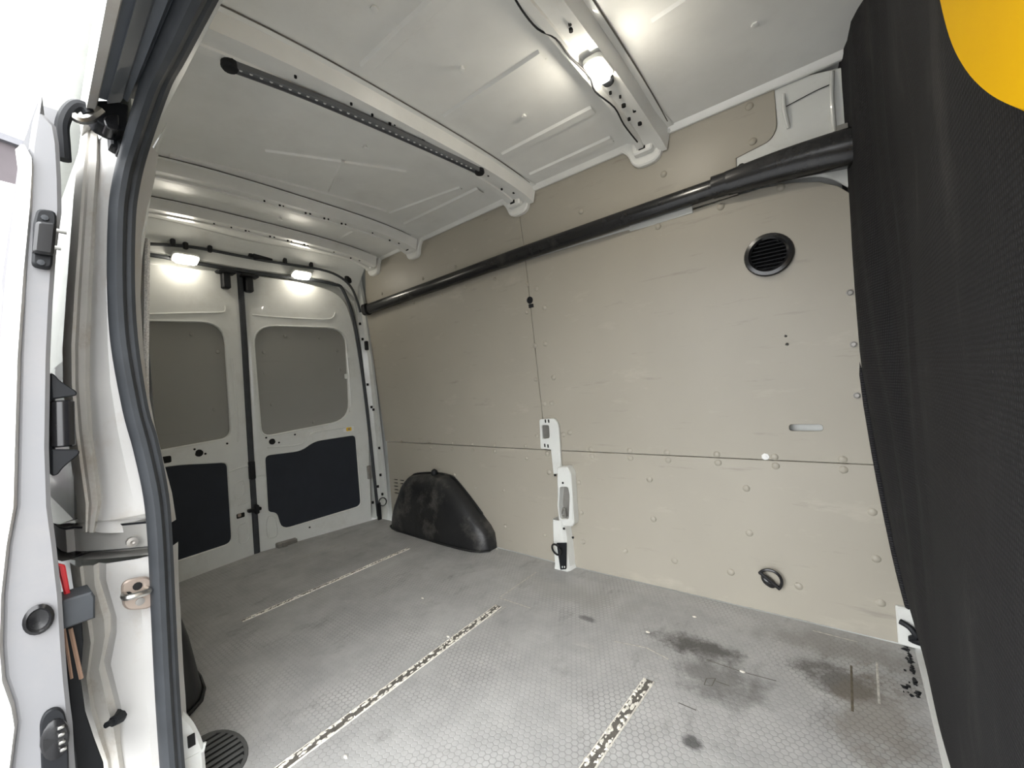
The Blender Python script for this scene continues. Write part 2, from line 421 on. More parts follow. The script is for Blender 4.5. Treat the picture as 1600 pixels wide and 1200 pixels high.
# ---- far side wall
wl = build('wall_left', loft([[MW(x, z, .05) for z in (-.03, .6, 1.6, 1.96)] for x in (-2.95, -2.65, -1.25, .2)]), 'white_paint'); tag(wl, 'side wall of the van lined with grey-beige plywood panels', 'wall', kind='structure')
xs = -1.252; G = .0018
def panel(loops, mat='ply', t=.009): return build('plywood_panel', plate(loops, t, MW, .0015), mat, wl)
slits = []
for row in range(5):
    for col in range(3):
        px = 618+col*10+row*.4; py = 749.5+row*5.2+col*1.3
        if col == 2 and row > 2: continue
        u, v = W2(px, py); slits.append(rnd(rect(u-.026, u+.026, v-.004, v+.004), .003, 2))
zs0, zs1 = .598-G, .598+G
xs2 = -1.168
p_low_rear = panel([[(-2.74, .002), (xs2-G, .002), (xs2-G, zs0), (-2.74, zs0+.004)]]+slits)
build('slit_shade', plate([[(min(q[0] for l in slits for q in l)-.01, min(q[1] for l in slits for q in l)-.01), (max(q[0] for l in slits for q in l)+.01, min(q[1] for l in slits for q in l)-.01), (max(q[0] for l in slits for q in l)+.01, max(q[1] for l in slits for q in l)+.01), (min(q[0] for l in slits for q in l)-.01, max(q[1] for l in slits for q in l)+.01)]], .004, lambda u, v, w_: MW(u, v, .0095+w_), .0005), 'hole_black', p_low_rear)  # black sheet added behind the slits; their shade put into its colour
p_low_front = panel([[(xs2+G, .002), (.155, .002), (.135, .2), (.11, zs0-.005), (xs2+G, zs0)]])
p_up_rear = panel([rnd([(-2.755, zs1+.006), (xs-G, zs1), (xs-G, 1.597), (-2.80, 1.597)], [0, 0, 0, .02])])
su, sv = W2(1259, 668.5)
slot = rnd(rect(su-.05, su+.05, sv-.0125, sv+.0125), .0125, 6)
vu, vv = W2(1201, 398)
top = [W2(1140, 309), W2(1190, 294), W2(1240, 285), W2(1280, 284), W2(1310, 291), W2(1345, 312)]
p_up_front = panel([[(xs+G, zs1), (.10, zs1-.006), (.10, 1.35)]+top[::-1]+[(-.42, 1.597), (xs+G, 1.597)], slot, circle(vu, vv, .062, 20), circle(*W2(1228, 525), .004, 8), circle(*W2(1230, 538), .005, 8)])
p_top_rear = panel([rnd([(-2.80, 1.605), (xs-G, 1.605), (xs-G, 1.93), (-2.72, 1.93)], [0, 0, 0, .03])])
c3 = [W2(1150, 247), W2(1203, 220), W2(1214, 200), W2(1209, 140)]
p_top_front = panel([rnd([(xs+G, 1.605), (c3[0][0]-.005, 1.605), c3[0], c3[1], c3[2], (c3[3][0]+.002, 1.935), (xs+G, 1.93)], [0, 0, 0, .02, .02, 0, 0])])
# white steel ledge under the trunking
build('steel_ledge', join(plate([rnd([(-2.76, 1.585), (-.42, 1.585), (-.42, 1.612), (-2.76, 1.612)], .003)], .008, lambda u, v, w_: MW(u, v, w_-.006))), 'white_paint', wl)
# shaped steel pillar piece beside the bulkhead
pp = [W2(*q) for q in ((1150, 246), (1205, 217), (1215, 197), (1209, 146), (1196, 122), (1262, 116), (1340, 98), (1340, 300), (1290, 272), (1230, 280), (1150, 300))]
build('pillar_steel', plate([rnd(pp, [.005, .02, .02, .01, .01, 0, 0, 0, .05, .05, 0], 5)], .01, lambda u, v, w_: MW(u, v, w_+.004), .003), 'white_paint', wl)
for q0, q1 in (((1224, 148), (1232, 200)), ((1300, 112), (1304, 205))):
    a, b = WP(*q0), WP(*q1); build('pressed_bead', tube(smooth_path([a, (a+b)/2+Vector((-.004, -.012, 0)), b], 4), .006, 8), 'white_paint', wl)
a = [WP(1222, 170), WP(1250, 155), WP(1275, 142), WP(1300, 131)]
build('sealed_seam', tube([p+Vector((0, -.001, 0)) for p in smooth_path(a, 3)], .0016, 6), 'hole_black', wl)
# push rivets in the panels
rv0 = lathe([(.0135, 0), (.0132, .002), (.010, .0048), (.005, .0062), (.0005, .0066)], 12, Matrix.Rotation(pi/2, 4, 'X'))
rivs = [(923, 702), (925, 713), (984, 704), (985, 716), (1042, 707), (1044, 719), (1120, 710), (1122, 723), (1210, 714), (1212, 728), (1317, 718), (1318, 734), (904, 754), (1015, 749),
        (1166, 763), (908, 801), (1021, 811), (1171, 833), (911, 846), (977, 861), (1054, 876), (1142, 894), (1248, 916), (1363, 800), (1369, 873), (1376, 942), (1037, 272), (1028, 354),
        (1126, 323), (1220, 293), (838, 451), (851, 481), (836, 540), (852, 537), (837, 593), (865, 590), (850, 631), (862, 630), (823, 488), (824, 445), (672, 690), (707, 692), (738, 694),
        (821, 697), (673, 700), (706, 701), (739, 703), (773, 705), (773, 696), (855, 709), (627, 690), (728, 449), (690, 461), (647, 473), (622, 480), (661, 435), (712, 417), (597, 459),
        (773, 436), (839, 681), (880, 679), (858, 738), (823, 716), (710, 742), (743, 761), (787, 766), (851, 836), (789, 822), (1171, 166), (1176, 221), (908, 330), (890, 676)]
first = None
for px, py in rivs:
    p = WP(px, py)
    par = (p_low_rear if p.x < xs2 else p_low_front) if p.z < .598 else ((p_up_rear if p.x < xs else p_up_front) if p.z < 1.6 else (p_top_rear if p.x < xs else p_top_front))
    s = .8 if p.x < xs else 1
    if first is None: first = build('rivet', xform(rv0, Matrix.Translation(p)), 'ply', par, origin=p)
    else: share('rivet', first, par, p, scale=(s, 1, s))
er = None
for px, py in ((1328, 457), (1333.5, 538), (1339, 618)):
    p = WP(px, py)
    if er is None: er = build('bright_rivet', join(*[xform(lathe([(.0105, 0), (.0105, .003), (.0075, .004), (.006, .001), (.001, .001)], 14, Matrix.Rotation(pi/2, 4, 'X')), Matrix.Translation(p))]), 'dull_metal', p_up_front, origin=p)
    else: share('bright_rivet', er, p_up_front, p)
p = WP(1196, 713.5)
build('washer', xform(lathe([(.014, 0), (.013, .003), (.006, .003), (.006, .0065), (.001, .0065)], 7, Matrix.Rotation(pi/2, 4, 'X')), Matrix.Translation(p)), 'label_white', p_up_front)
p = WP(828, 469)
build('blanking_plug', xform(lathe([(.019, 0), (.018, .004), (.011, .005), (.01, .002), (.001, .002)], 16, Matrix.Rotation(pi/2, 4, 'X')), Matrix.Translation(p)), 'hardware_black', p_up_rear)
a, b = W2(826, 476), W2(834, 480)
build('blanking_tab', plate([rnd(rect(a[0], b[0], b[1], a[1]), .002)], .004, lambda u, v, w_: MW(u, v, w_-.003), .001), 'hardware_black', p_up_rear)

# ---- rear quarter pillar beside the right-hand rear door
rows = []
for (l, m_, r_, i) in zip([(548, 432), (556, 480), (567, 560), (576, 650), (584, 735), (588, 806)], [(553, 430), (563, 480), (575, 560), (584, 650), (592, 735), (597, 818)],
                          [(560, 428), (569, 480), (580, 560), (590, 650), (599, 735), (605, 806)], range(6)):
    p0, p2 = RP(*l, .0), WP(*r_); p1 = at(*m_, 'x', lerp(p0.x, p2.x, .35))
    if i == 5: p0.z = p1.z = p2.z = .0
    rows.append([p0+Vector((-.10, 0, 0)), p0, p1, p2, p2+Vector((-.0, .02, 0))])
dp = build('trim_2', loft(rows), 'white_paint', angle=25); tag(dp, 'white steel rear corner pillar with punched holes beside the right rear door', 'pillar', kind='structure')
hg = []
for px, py in ((562, 506), (566, 530), (574, 601), (583, 640), (580, 636), (592, 700), (590, 760), (582, 785), (594, 742), (597, 772), (568, 488)):
    p = at(px, py, 'x', -2.83); hg.append(box(p.x-.002, p.x+.01, p.y-.006, p.y+.006, p.z-.009, p.z+.009))
build('punched_holes', join(*hg), 'hole_black', dp, kind='stuff')
p = at(572.5, 540, 'x', -2.80); build('striker_buffer', box(p.x-.01, p.x+.012, p.y-.012, p.y+.012, p.z-.034, p.z+.034, .003), 'hardware_black', dp)
p = at(577, 738, 'x', -2.82); build('striker_pocket', join(box(p.x-.01, p.x+.005, p.y-.014, p.y+.014, p.z-.05, p.z+.05, .004)), 'dull_metal', dp)

# ---- rear doors
def rear_door(name, outline, window, liner, label):
    d = build(name, plate([outline, window, liner], .045, MR, .006), 'white_paint'); tag(d, label, 'door', kind='structure')
    build('window_board', plate([offset(window, -.03)], .01, lambda u, v, w_: MR(u, v, .018+w_)), 'ply_rear', d)
    build('lower_liner', plate([offset(liner, -.006)], .012, lambda u, v, w_: MR(u, v, .006+w_), .004), 'door_liner', d)
    build('outer_skin', plate([offset(outline, .002)], .006, lambda u, v, w_: MR(u, v, .05+w_), .001), 'white_paint', d)
    rim = [MR(u, v, .003) for u, v in offset(window, -.006)]
    build('window_rim', tube(rim, .006, 6, closed=True), 'white_paint', d)
    rim = [MR(u, v, .002) for u, v in offset(liner, -.006)]
    build('liner_rim', tube(rim, .004, 6, closed=True), 'white_paint', d)
    return d
T = lambda L_: [R2(*q) for q in L_]
win_r = rnd(T([(396, 509), (540, 513), (547, 655), (410, 682)]), [.13, .13, .13, .06], 6)
lin_r = rnd(T([(415, 712), (472, 705), (491, 690), (555.5, 680), (564, 790), (441, 827), (433.5, 801), (420, 800)]), [.03, .05, .05, .03, .04, .05, .03, .02], 4)
out_r = rnd(T([(379, 428), (470, 440), (534, 458), (552, 500), (576, 650)])+[(1.835, -.03), (YC-.008, -.03)], [0, .3, .12, .2, .1, .03, 0], 4)
dr = rear_door('door_1', out_r, win_r, lin_r, 'white right-hand rear door with boarded window and black lower liner')
def mir(L_): return [(2*YC-u-.02, v) for u, v in L_]
lw = T([(351, 504), (361, 683)])
yl = .30
win_l = rnd([(lw[0][0]-.005, lw[0][1]), (lw[1][0], lw[1][1]), R2(233, 706), (yl, .74), (yl, 1.50), R2(231, 502)], [.13, .06, 0, .1, .13, 0], 6)
lin_l = rnd(T([(354.5, 723), (362, 848), (268, 879)])+[(.32, .11), (.32, .645)]+T([(240, 733), (279, 727)]), [.03, .04, 0, .04, .04, 0, .05], 4)
out_l = rnd([R2(374, 428), (YC-.012, -.03), (.26, -.03), (.22, .8), (.28, 1.55), (.34, 1.74)], [0, 0, .05, .2, .2, .15], 4)
dl = rear_door('door_2', out_l, win_l, lin_l, 'white left-hand rear door with boarded window, partly hidden behind the side pillar')
# pressed lines, holes and fittings on the doors
def bead(d, L_, r=.005):
    build('pressed_bead', tube(smooth_path([RP(*q, .0005) for q in L_], 4), r, 6), 'white_paint', d)
bead(dl, [(228, 491), (300, 489), (346, 488), (352, 484), (352, 478)]); bead(dr, [(394, 492), (440, 496), (505, 499), (520, 496), (524, 488)])
bead(dr, [(421, 806), (430, 808), (434, 826), (432, 838), (420, 840), (417, 820), (420, 807)], .004)
bead(dl, [(366, 757), (380, 751), (382, 772), (368, 778), (366, 758)], .003); bead(dl, [(372, 823), (386, 818), (389, 842), (374, 848), (372, 824)], .003)
bead(dl, [(357, 738), (375, 731), (392, 728)], .005); bead(dl, [(372, 790), (392, 782)], .003)
bead(dr, [(400, 745), (415, 742)], .004); bead(dr, [(418, 699), (470, 694), (490, 676), (540, 668)], .006)
bead(dr, [(540, 530), (546, 600), (549, 640)], .006); bead(dl, [(362, 560), (370, 640), (372, 690)], .006)
def disc(d, px, py, r, name='hole', mat='hole_black', n=12):
    p = RP(px, py, .002); build(name, xform(lathe([(r, -.004), (r, .001), (r*.3, .0012)], n, Matrix.Rotation(pi/2, 4, 'Y')), Matrix.Translation(p)), mat, d)
disc(dr, 425.5, 690, .020); disc(dr, 416, 684, .006); disc(dr, 436, 691.5, .006); disc(dr, 461, 679, .006); disc(dr, 484, 824, .006)
disc(dl, 311, 708, .021); disc(dl, 304, 702, .006); disc(dl, 321, 709, .006); disc(dl, 355, 693, .006)
def rslot(d, px, py, hw, hh, name, mat, t=.004, out=.002):
    u, v = R2(px, py); build(name, plate([rnd(rect(u-hw, u+hw, v-hh, v+hh), min(hw, hh)*.5)], t, lambda a_, b_, w_: MR(a_, b_, w_-out), .001), mat, d)
rslot(dl, 258, 718.5, .028, .019, 'handle_slot', 'hole_black')
rslot(dl, 376, 805.5, .024, .015, 'lock_hole', 'hole_black')
rslot(dl, 374, 805, .010, .010, 'lock_catch', 'bronze_steel', .004, .004)
rslot(dr, 544.5, 670.5, .040, .018, 'warning_sticker', 'label_white'); rslot(dr, 545, 670.5, .020, .014, 'sticker_symbol', 'label_yellow', .004, .0026); rslot(dr, 545, 670.5, .008, .008, 'sticker_mark', 'bronze_steel', .004, .003)
for q in ((552, 640), (548, 556), (545, 588)): rslot(dr, q[0]-4, q[1], .012, .018, 'clip', 'white_paint', .012, .010)
for d, L_ in ((dr, ((445, 525), (499, 528), (412, 550), (414, 583), (425, 632), (527, 548), (531, 578), (490, 660))), (dl, ((299, 522), (340, 550), (335, 640)))):
    for q in L_:
        p = RP(*q, -.018); build('rivet', xform(lathe([(.011, 0), (.009, .004), (.001, .005)], 10, Matrix.Rotation(pi/2, 4, 'Y')), Matrix.Translation(p)), 'ply_rear', d)
# lower latch on the right door and the centre catch
p = RP(450, 850, .0)
build('floor_latch', join(box(p.x-.03, p.x+.035, p.y-.075, p.y+.05, p.z-.02, p.z+.03, .006), box(p.x+.03, p.x+.05, p.y-.05, p.y-.02, p.z-.022, p.z+.035, .003)), 'dull_metal', dr)
p = RP(396, 797, .02)
build('centre_catch', join(box(p.x-.02, p.x+.012, p.y-.03, p.y+.045, p.z-.010, p.z+.010, .003), box(p.x-.02, p.x+.02, p.y+.005, p.y+.03, p.z-.03, p.z+.03, .006)), 'hardware_black', dr)
p = RP(393, 735, .015); build('lock_buffer', box(p.x-.02, p.x+.014, p.y-.014, p.y+.02, p.z-.06, p.z+.06, .006), 'hardware_black', dr)
for d, q in ((dl, (352, 440)), (dr, (388, 446))):
    p = RP(*q, .015); build('top_catch', join(box(p.x-.02, p.x+.03, p.y-.022, p.y+.022, p.z-.045, p.z+.055, .006), box(p.x-.02, p.x+.05, p.y-.05, p.y+.05, p.z+.045, p.z+.062, .005)), 'hardware_black', d)
# rubber between the two doors
cp = smooth_path([RP(*q, .004) for q in ((374, 420), (381, 520), (388, 640), (394, 740), (402, 866))], 5)
build('centre_seal', tube(cp, .018, 8, flat=.6), 'rubber', dr)

# ---- rear header, door aperture seal
ap = [(225, 412), (300, 412), (380, 419), (470, 437), (525, 452), (546, 470), (553, 500), (566, 580), (578, 680), (591, 806)]
rear_top = [[], [], [], []]
def seal_z(y): return 1.812-.03*abs(y-YC)**2-.13*clamp((y-1.58)/.22)**2-.13*clamp((.55-y)/.25)**2
for y in [.27+i*(1.80-.27)/18 for i in range(19)]:
    zt = seal_z(y)+.012; xr = rx(y, zt)
    rear_top[0].append(Vector((xr-.03, y, zt))); rear_top[1].append(Vector((xr+.018, y, zt+.008)))
    rear_top[2].append(Vector((xr+.045, y, lerp(zt+.008, rz(0, y), .45)))); rear_top[3].append(Vector((xr+.16, y, rz(0, y)-.002)))
wr = build('wall_back', loft([list(r) for r in zip(*rear_top)]), 'white_paint'); tag(wr, 'white steel header above the rear doors with black harness clips', 'wall', kind='structure')
build('aperture_seal', tube(smooth_path([MR(y, seal_z(y), -.012) for y in (.45, .6, .8, 1.0, 1.2, 1.4, 1.55, 1.64, 1.70)]+[RP(*q, .012) for q in ap[6:]], 5), .012, 8), 'rubber', wr)
build('rear_light_block', loft([[Vector((rx(y, z)-.062, y, z)) for z in (-.3, .5, 1.2, 1.85, 2.03)] for y in (.05, .4, .8, YC, 1.4, 1.7, 2.0)]), 'white_paint', wr)  # added unseen sheet behind the rear doors, keeps outside light from leaking in
hp = [at(px, py, 'x', -2.90+.15*abs(at(px, py, 'x', -2.9).y-YC)) for px, py in ((232, 381), (300, 386), (370, 399), (430, 410), (500, 421), (530, 432), (548, 448), (558, 470), (563, 488))]
build('wiring_harness', tube(smooth_path(hp, 5), .009, 8), 'rubber', wr)
for px, py in ((270, 379), (290, 384), (328, 389), (391, 399), (445, 407), (486, 413)):
    p = at(px, py, 'x', -2.895+.15*abs(at(px, py, 'x', -2.9).y-YC)); build('harness_clip', box(p.x-.012, p.x+.012, p.y-.011, p.y+.011, p.z-.02, p.z+.02, .004), 'hardware_black', wr)
p = at(410, 403, 'x', -2.89); build('connector_block', box(p.x-.014, p.x+.012, p.y-.06, p.y+.06, p.z-.022, p.z+.022, .005), 'hardware_black', wr)
p = at(545, 436, 'x', -2.82); build('corner_plug', box(p.x-.014, p.x+.012, p.y-.03, p.y+.02, p.z-.03, p.z+.025, .008), 'hardware_black', wr)

# ---- ceiling with roof bows
ny, nx = 18, 10
ce = build('ceiling', loft([[Vector((lerp(-2.92, .2, i/nx), lerp(.27, 1.80, j/ny), rz(0, lerp(.27, 1.80, j/ny)))) for j in range(ny+1)] for i in range(nx+1)]), 'roof_paint'); tag(ce, 'white painted steel van roof seen from inside', 'ceiling', kind='structure')
roof_top = build('roof_skin', loft([[Vector((x, lerp(.15, 1.95, j/10), 2.04-.05*abs(j/5-1)**3)) for j in range(11)] for x in (-3.1, .25)]), 'white_paint', ce)
def bow(xa, xb, wd, hgt, lobe_x, holes, name='roof_bow'):
    # hat-section cross member: xa at the near end (y=.45), xb at the far end (y=1.72)
    sec = [(-wd/2-.028, 0), (-wd/2-.008, .002), (-wd/2+.006, 1), (-wd*.2, 1), (-wd*.17, .86), (wd*.17, .86), (wd*.2, 1), (wd/2-.006, 1), (wd/2+.008, .002), (wd/2+.028, 0)]
    rows = []
    for j in range(23):
        y = lerp(.30, 1.755, j/22); x = lerp(xa, xb, (y-.45)/(1.72-.45)); dz = hgt+.02*clamp((y-1.6)/.15)**2
        fl_ = 1+.25*clamp((y-1.62)/.13)
        rows.append([Vector((x+u*fl_, y, rz(0, y)-.004-v*dz)) for u, v in sec])
    b_ = build(name, loft(rows), 'roof_paint', ce, angle=40)
    hs = []
    for y, off, r in holes:
        x = lerp(xa, xb, (y-.45)/(1.72-.45))+off; z = rz(0, y)-.004-hgt
        hs.append(xform(lathe([(r, .008), (r, -.0012), (r*.2, -.0013)], 8), Matrix.Translation((x, y, z))))
    if hs: build('punched_holes', join(*hs), 'hole_black', b_, kind='stuff')
    gp = []
    for j in range(16):
        y = lerp(.34, 1.70, j/15); x = lerp(xa, xb, (y-.45)/(1.72-.45)); gp.append(Vector((x+wd/2+.029, y, rz(0, y)-.003)))
    build('flange_gap', tube(gp, .0022, 6), 'joint_grey', b_)
    # rounded gusset where the bow meets the wall
    zt, zb = 1.93, 1.825; xc = lobe_x
    out = rnd([(xc-.125, zt), (xc-.075, zt-.035), (xc-.055, zb), (xc+.055, zb), (xc+.075, zt-.035), (xc+.125, zt)], [0, .05, .045, .045, .05, 0], 6)
    lb = build('gusset', plate([out], .026, lambda u, v, w_: MW(u, v, w_-.024), .006), 'roof_paint', b_)
    inn = rnd([(xc-.045, zt-.02), (xc-.04, zb+.035), (xc+.04, zb+.035), (xc+.045, zt-.02)], .012, 4)
    build('gusset_boss', plate([inn], .03, lambda u, v, w_: MW(u, v, w_-.06+(.1*(v-zb-.03))), .006), 'roof_paint', b_)
    build('square_hole', plate([rnd(rect(xc-.014, xc+.014, zb+.045, zb+.068), .003, 2)], .004, lambda u, v, w_: MW(u, v, w_-.0625+(.1*(v-zb-.03))), .0005), 'hole_black', b_)
    return b_
hl = [(.62, .012, .004), (.80, .012, .004), (.88, .010, .004), (.95, .012, .005), (.965, .02, .003), (1.08, .0, .005), (1.10, .015, .005), (1.18, .0, .005), (1.20, .012, .004), (1.28, .0, .005), (1.30, .014, .004), (1.47, .02, .004), (1.60, -.01, .005), (1.66, .015, .006)]
b0 = bow(-.525, -.545, .10, .05, -.575, [(1.36, -.01, .005), (1.40, .008, .004), (1.45, .0, .008), (1.50, .02, .006), (1.53, -.012, .006), (1.58, .01, .008), (1.05, .012, .006), (1.03, .02, .005)])
b1 = bow(-1.225, -1.215, .115, .045, -1.245, hl)
b2 = bow(-2.10, -2.12, .10, .045, -2.13, [(y, o*.5, r) for y, o, r in hl[2:]])
b3 = bow(-2.52, -2.56, .10, .045, -2.60, [(y, o*.5, r) for y, o, r in hl[1:]])
# flange along the roof edge
fr = [[MW(x, 1.945, -.004), MW(x, 1.945, -.03), MW(x, 1.922, -.022), MW(x, 1.912, -.012), MW(x, 1.912, -.002)] for x in (-2.75, -2.2, -1.7, -1.25, -.9, -.4, .12)]
build('roof_edge_flange', loft(fr), 'roof_paint', ce)
# pressed beads in the roof skin: each follows the skin
def rbead(p, q, wd=.03):
    a, b = Vector((*p, 0)), Vector((*q, 0)); d = (b-a).normalized(); s = Vector((-d.y, d.x, 0)); rows = []
    for i in range(9):
        c = a.lerp(b, i/8); rows.append([Vector((c.x+s.x*u, c.y+s.y*u, rz(0, c.y+s.y*u)-h)) for u, h in ((-wd, -.001), (-wd*.65, .008), (wd*.65, .008), (wd, -.001))])
    build('pressed_bead', loft(rows), 'roof_paint', ce)
for y in (.78, 1.12, 1.46): rbead((-1.09, y), (-.66, y), .025)
for y in (1.60,): rbead((-1.95, y), (-1.36, y)); rbead((-1.09, y+.06), (-.68, y+.06), .02)
rbead((-2.0, .5), (-1.9, 1.42), .012); rbead((-1.9, 1.45), (-1.42, 1.52), .012); rbead((-1.75, .75), (-1.5, 1.25), .012); rbead((-1.9, 1.1), (-1.6, 1.0), .008)
rbead((-.36, 1.25), (.1, 1.22), .02); rbead((-.36, .8), (.1, .78), .02); rbead((-2.44, 1.45), (-2.2, 1.45), .02)
clip0 = None
for px, py in ((585, 16), (722, 111), (819, 184), (571, 232), (1180, 40), (438, 344)):
    p = at(px, py, 'z', 1.955)
    gq = lathe([(.007, .02), (.007, .006), (.011, .004), (.011, .0), (.005, -.001), (.001, -.001)], 6)
    if clip0 is None: clip0 = build('roof_stud', xform(gq, Matrix.Translation(p)), 'roof_paint', ce, origin=p)
    else: share('roof_stud', clip0, ce, p)
# sealant blob on the front bow gusset
p = WP(1003, 238, .03)
build('sealant', xform(lathe([(.001, -.012), (.018, -.010), (.028, .0), (.018, .012), (.001, .014)], 12, Matrix.Diagonal((1.2, .6, .9, 1))), Matrix.Translation(p)), 'sealant', ce)

# ---- bulkhead (black lining)
def bx(y, z):
    e = curve(z, [(0, .150), (.15, .125), (.35, .10), (.65, .075), (.95, .055), (1.4, .058), (2.0, .060)])
    t = clamp((1.83-y)/.42); t = t*t*(3-2*t)
    x = lerp(e, XB, t)
    x += .006*sin(y*38+2.2*sin(z*3.1))*math.exp(-((y-1.62)/.16)**2) * clamp(z*2)
    x += .010*math.exp(-((y-1.40-.03*sin(z*5))/.035)**2)*(-1) * clamp((z-.2)*2)
    x += .004*sin(z*9+y*7)*math.exp(-((y-1.1)/.3)**2)
    return x
gy, gz = 46, 40
rows = [[Vector((bx(y, z), y, z)) for y in [lerp(.24, 1.84, (j/gy)) for j in range(gy+1)]] for z in [lerp(0.004, 1.95, i/gz) for i in range(gz+1)]]
wf = build('wall_front', loft(rows), 'carpet', angle=60); tag(wf, 'black textile-lined bulkhead closing the load space at the front', 'wall', kind='structure')
build('bulkhead_steel', box(.20, .225, .12, 1.86, 0, 1.95), 'hardware_black', wf)
build('lining_hem', tube(smooth_path([Vector((bx(1.838, z)-.004, 1.834, z)) for z in (.02, .25, .5, .75, 1.0, 1.3, 1.6, 1.88)], 5), .008, 8), 'carpet', wf)
sill = [FP(1429, 985), FP(1446, 1050), FP(1464, 1120), FP(1484, 1200), FP(1530, 1400)]
build('sill_strip', loft([[p+Vector(q) for q in ((-.012, 0, .001), (-.010, 0, .008), (.004, 0, .010), (.012, 0, .004))] for p in sill]), 'white_paint', wf)
p = WP(1421, 985, .01)
build('corner_bracket', join(box(p.x-.03, p.x+.03, p.y-.01, p.y+.012, .005, p.z+.075, .004)), 'white_paint', wf)
build('bracket_hook', tube(smooth_path([p+Vector(q) for q in ((-.022, -.014, .03), (.0, -.025, .022), (.012, -.03, .0), (.0, -.025, -.016), (.028, -.03, -.02))], 4), .009, 8), 'hardware_black', wf)
for q in ((1318, 200), (1322, 225)):
    p = WP(*q, .05); build('seal_clip', box(p.x-.018, p.x+.012, p.y-.01, p.y+.01, p.z-.010, p.z+.010, .002), 'dull_metal', wf)

# ---- near side: pillar behind the sliding door opening
nw = build('wall_right', join(loft([[Vector((x, .27, z)) for z in (-.03, 1.90, 1.95)] for x in (-2.95, -1.36)]), loft([[Vector((x, y, z)) for y, z in ((.12, -.45), (.115, .6), (.135, 1.1), (.185, 1.5), (.24, 1.75), (.31, 1.98))] for x in (-3.0, -1.36)]), box(.12, .2, .08, .27, -.4, 1.95)), 'white_paint', smooth=False)
tag(nw, 'near side wall of the van with white door pillar and rubber seal', 'wall', kind='structure')
# pixel polylines give the visible outline of each pressed face at the pillar plane
ZL = [(135, 196), (128, 250), (123, 300), (118, 372), (112, 450), (106, 540), (107, 600), (113, 670), (120, 725), (129, 787), (130, 830)]
ZG = [(156, 214), (157, 255), (154, 300), (150, 360), (145, 450), (142, 540), (141, 600), (146, 680), (156, 745), (160, 785), (150, 832)]
ZS = [(206, 208), (198, 255), (188, 300), (178, 350), (173, 450), (178, 540), (184, 600), (198, 670), (213, 730), (228, 785), (235, 830)]
def lv(L_, x): return [at(px, py, 'x', x) for px, py in L_]
fo, gr, ss = lv(ZL, -1.325), lv(ZG, -1.285), lv(ZS, -1.235)
n = len(fo)
fold = lambda A, B, t, dx: [a.lerp(b, t)+Vector((dx, 0, 0)) for a, b in zip(A, B)]
build('jamb_flange', loft([list(r) for r in zip([p+Vector((-.05, -.004, 0)) for p in fo], fo, fold(fo, gr, .12, .012), fold(fo, gr, .3, .004), fold(fo, gr, .42, .012), fold(fo, gr, .75, .008), [p+Vector((-.012, 0, 0)) for p in gr])]), 'dirty_paint', nw, angle=20)
build('door_jamb', loft([list(r) for r in zip([p+Vector((-.012, 0, 0)) for p in gr], fold(gr, ss, .08, .006), fold(gr, ss, .25, .012), fold(gr, ss, .7, .01), [p+Vector((0, .02, 0)) for p in ss], [p+Vector((-.06, .06, 0)) for p in ss])]), 'jamb_paint', nw, angle=30)
# lower half of the jamb below the guide rail
ZL2 = [(118, 885), (124, 930), (130, 975), (135, 1005), (129, 1060), (135, 1110), (148, 1150), (163, 1190), (166, 1215), (160, 1300)]
ZG2 = [(156, 880), (156, 905), (174, 962), (174, 985), (163, 1035), (178, 1090), (188, 1130), (190, 1165), (196, 1205), (200, 1300)]
ZS2 = [(238, 868), (238, 905), (240, 962), (242, 985), (244, 1035), (247, 1090), (250, 1130), (252, 1165), (254, 1205), (260, 1300)]
fo, gr, ss = lv(ZL2, -1.325), lv(ZG2, -1.285), lv(ZS2, -1.22)
build('jamb_flange', loft([list(r) for r in zip([p+Vector((-.05, -.004, 0)) for p in fo], fo, fold(fo, gr, .14, .012), fold(fo, gr, .3, .002), fold(fo, gr, .7, .012), [p+Vector((-.008, 0, 0)) for p in gr])]), 'dirty_paint', nw, angle=20)
build('door_jamb', loft([list(r) for r in zip([p+Vector((-.008, 0, 0)) for p in gr], fold(gr, ss, .1, .012), fold(gr, ss, .7, .010), [p+Vector((0, .02, 0)) for p in ss], [p+Vector((-.06, .06, 0)) for p in ss])]), 'jamb_paint', nw, angle=30)
# sliding door middle guide rail: a steel channel bending inwards
rp_ = smooth_path([(-1.215, .235, .683), (-1.26, .20, .682), (-1.31, .165, .681), (-1.37, .135, .68), (-1.5, .115, .68), (-2.6, .10, .68)], 4)
def sweep(path, prof):
    rows = []
    for i, p in enumerate(path):
        t = (path[min(i+1, len(path)-1)]-path[max(i-1, 0)]).normalized(); s = Vector((t.y, -t.x, 0)).normalized()
        rows.append([p+s*(-u)+Vector((0, 0, v)) for u, v in prof])
    return loft(rows)
gr_ = build('guide_rail', sweep(rp_, [(.03, .045), (-.012, .047), (-.012, .036), (.02, .034), (.02, .012), (.02, -.022), (-.012, -.024), (-.012, -.036), (.03, -.036)]), 'rail_steel', nw, angle=30)
build('rail_channel', sweep(rp_, [(.021, .034), (.016, .010), (.016, -.015), (.021, -.022)]), 'hardware_black', gr_)
p = at(207, 847, 'x', -1.20); build('rail_screw', xform(lathe([(.010, -.01), (.010, .001), (.004, .002), (.001, .0)], 10, Matrix.Rotation(pi/2, 4, 'Y')), Matrix.Translation(p)), 'dull_metal', gr_)
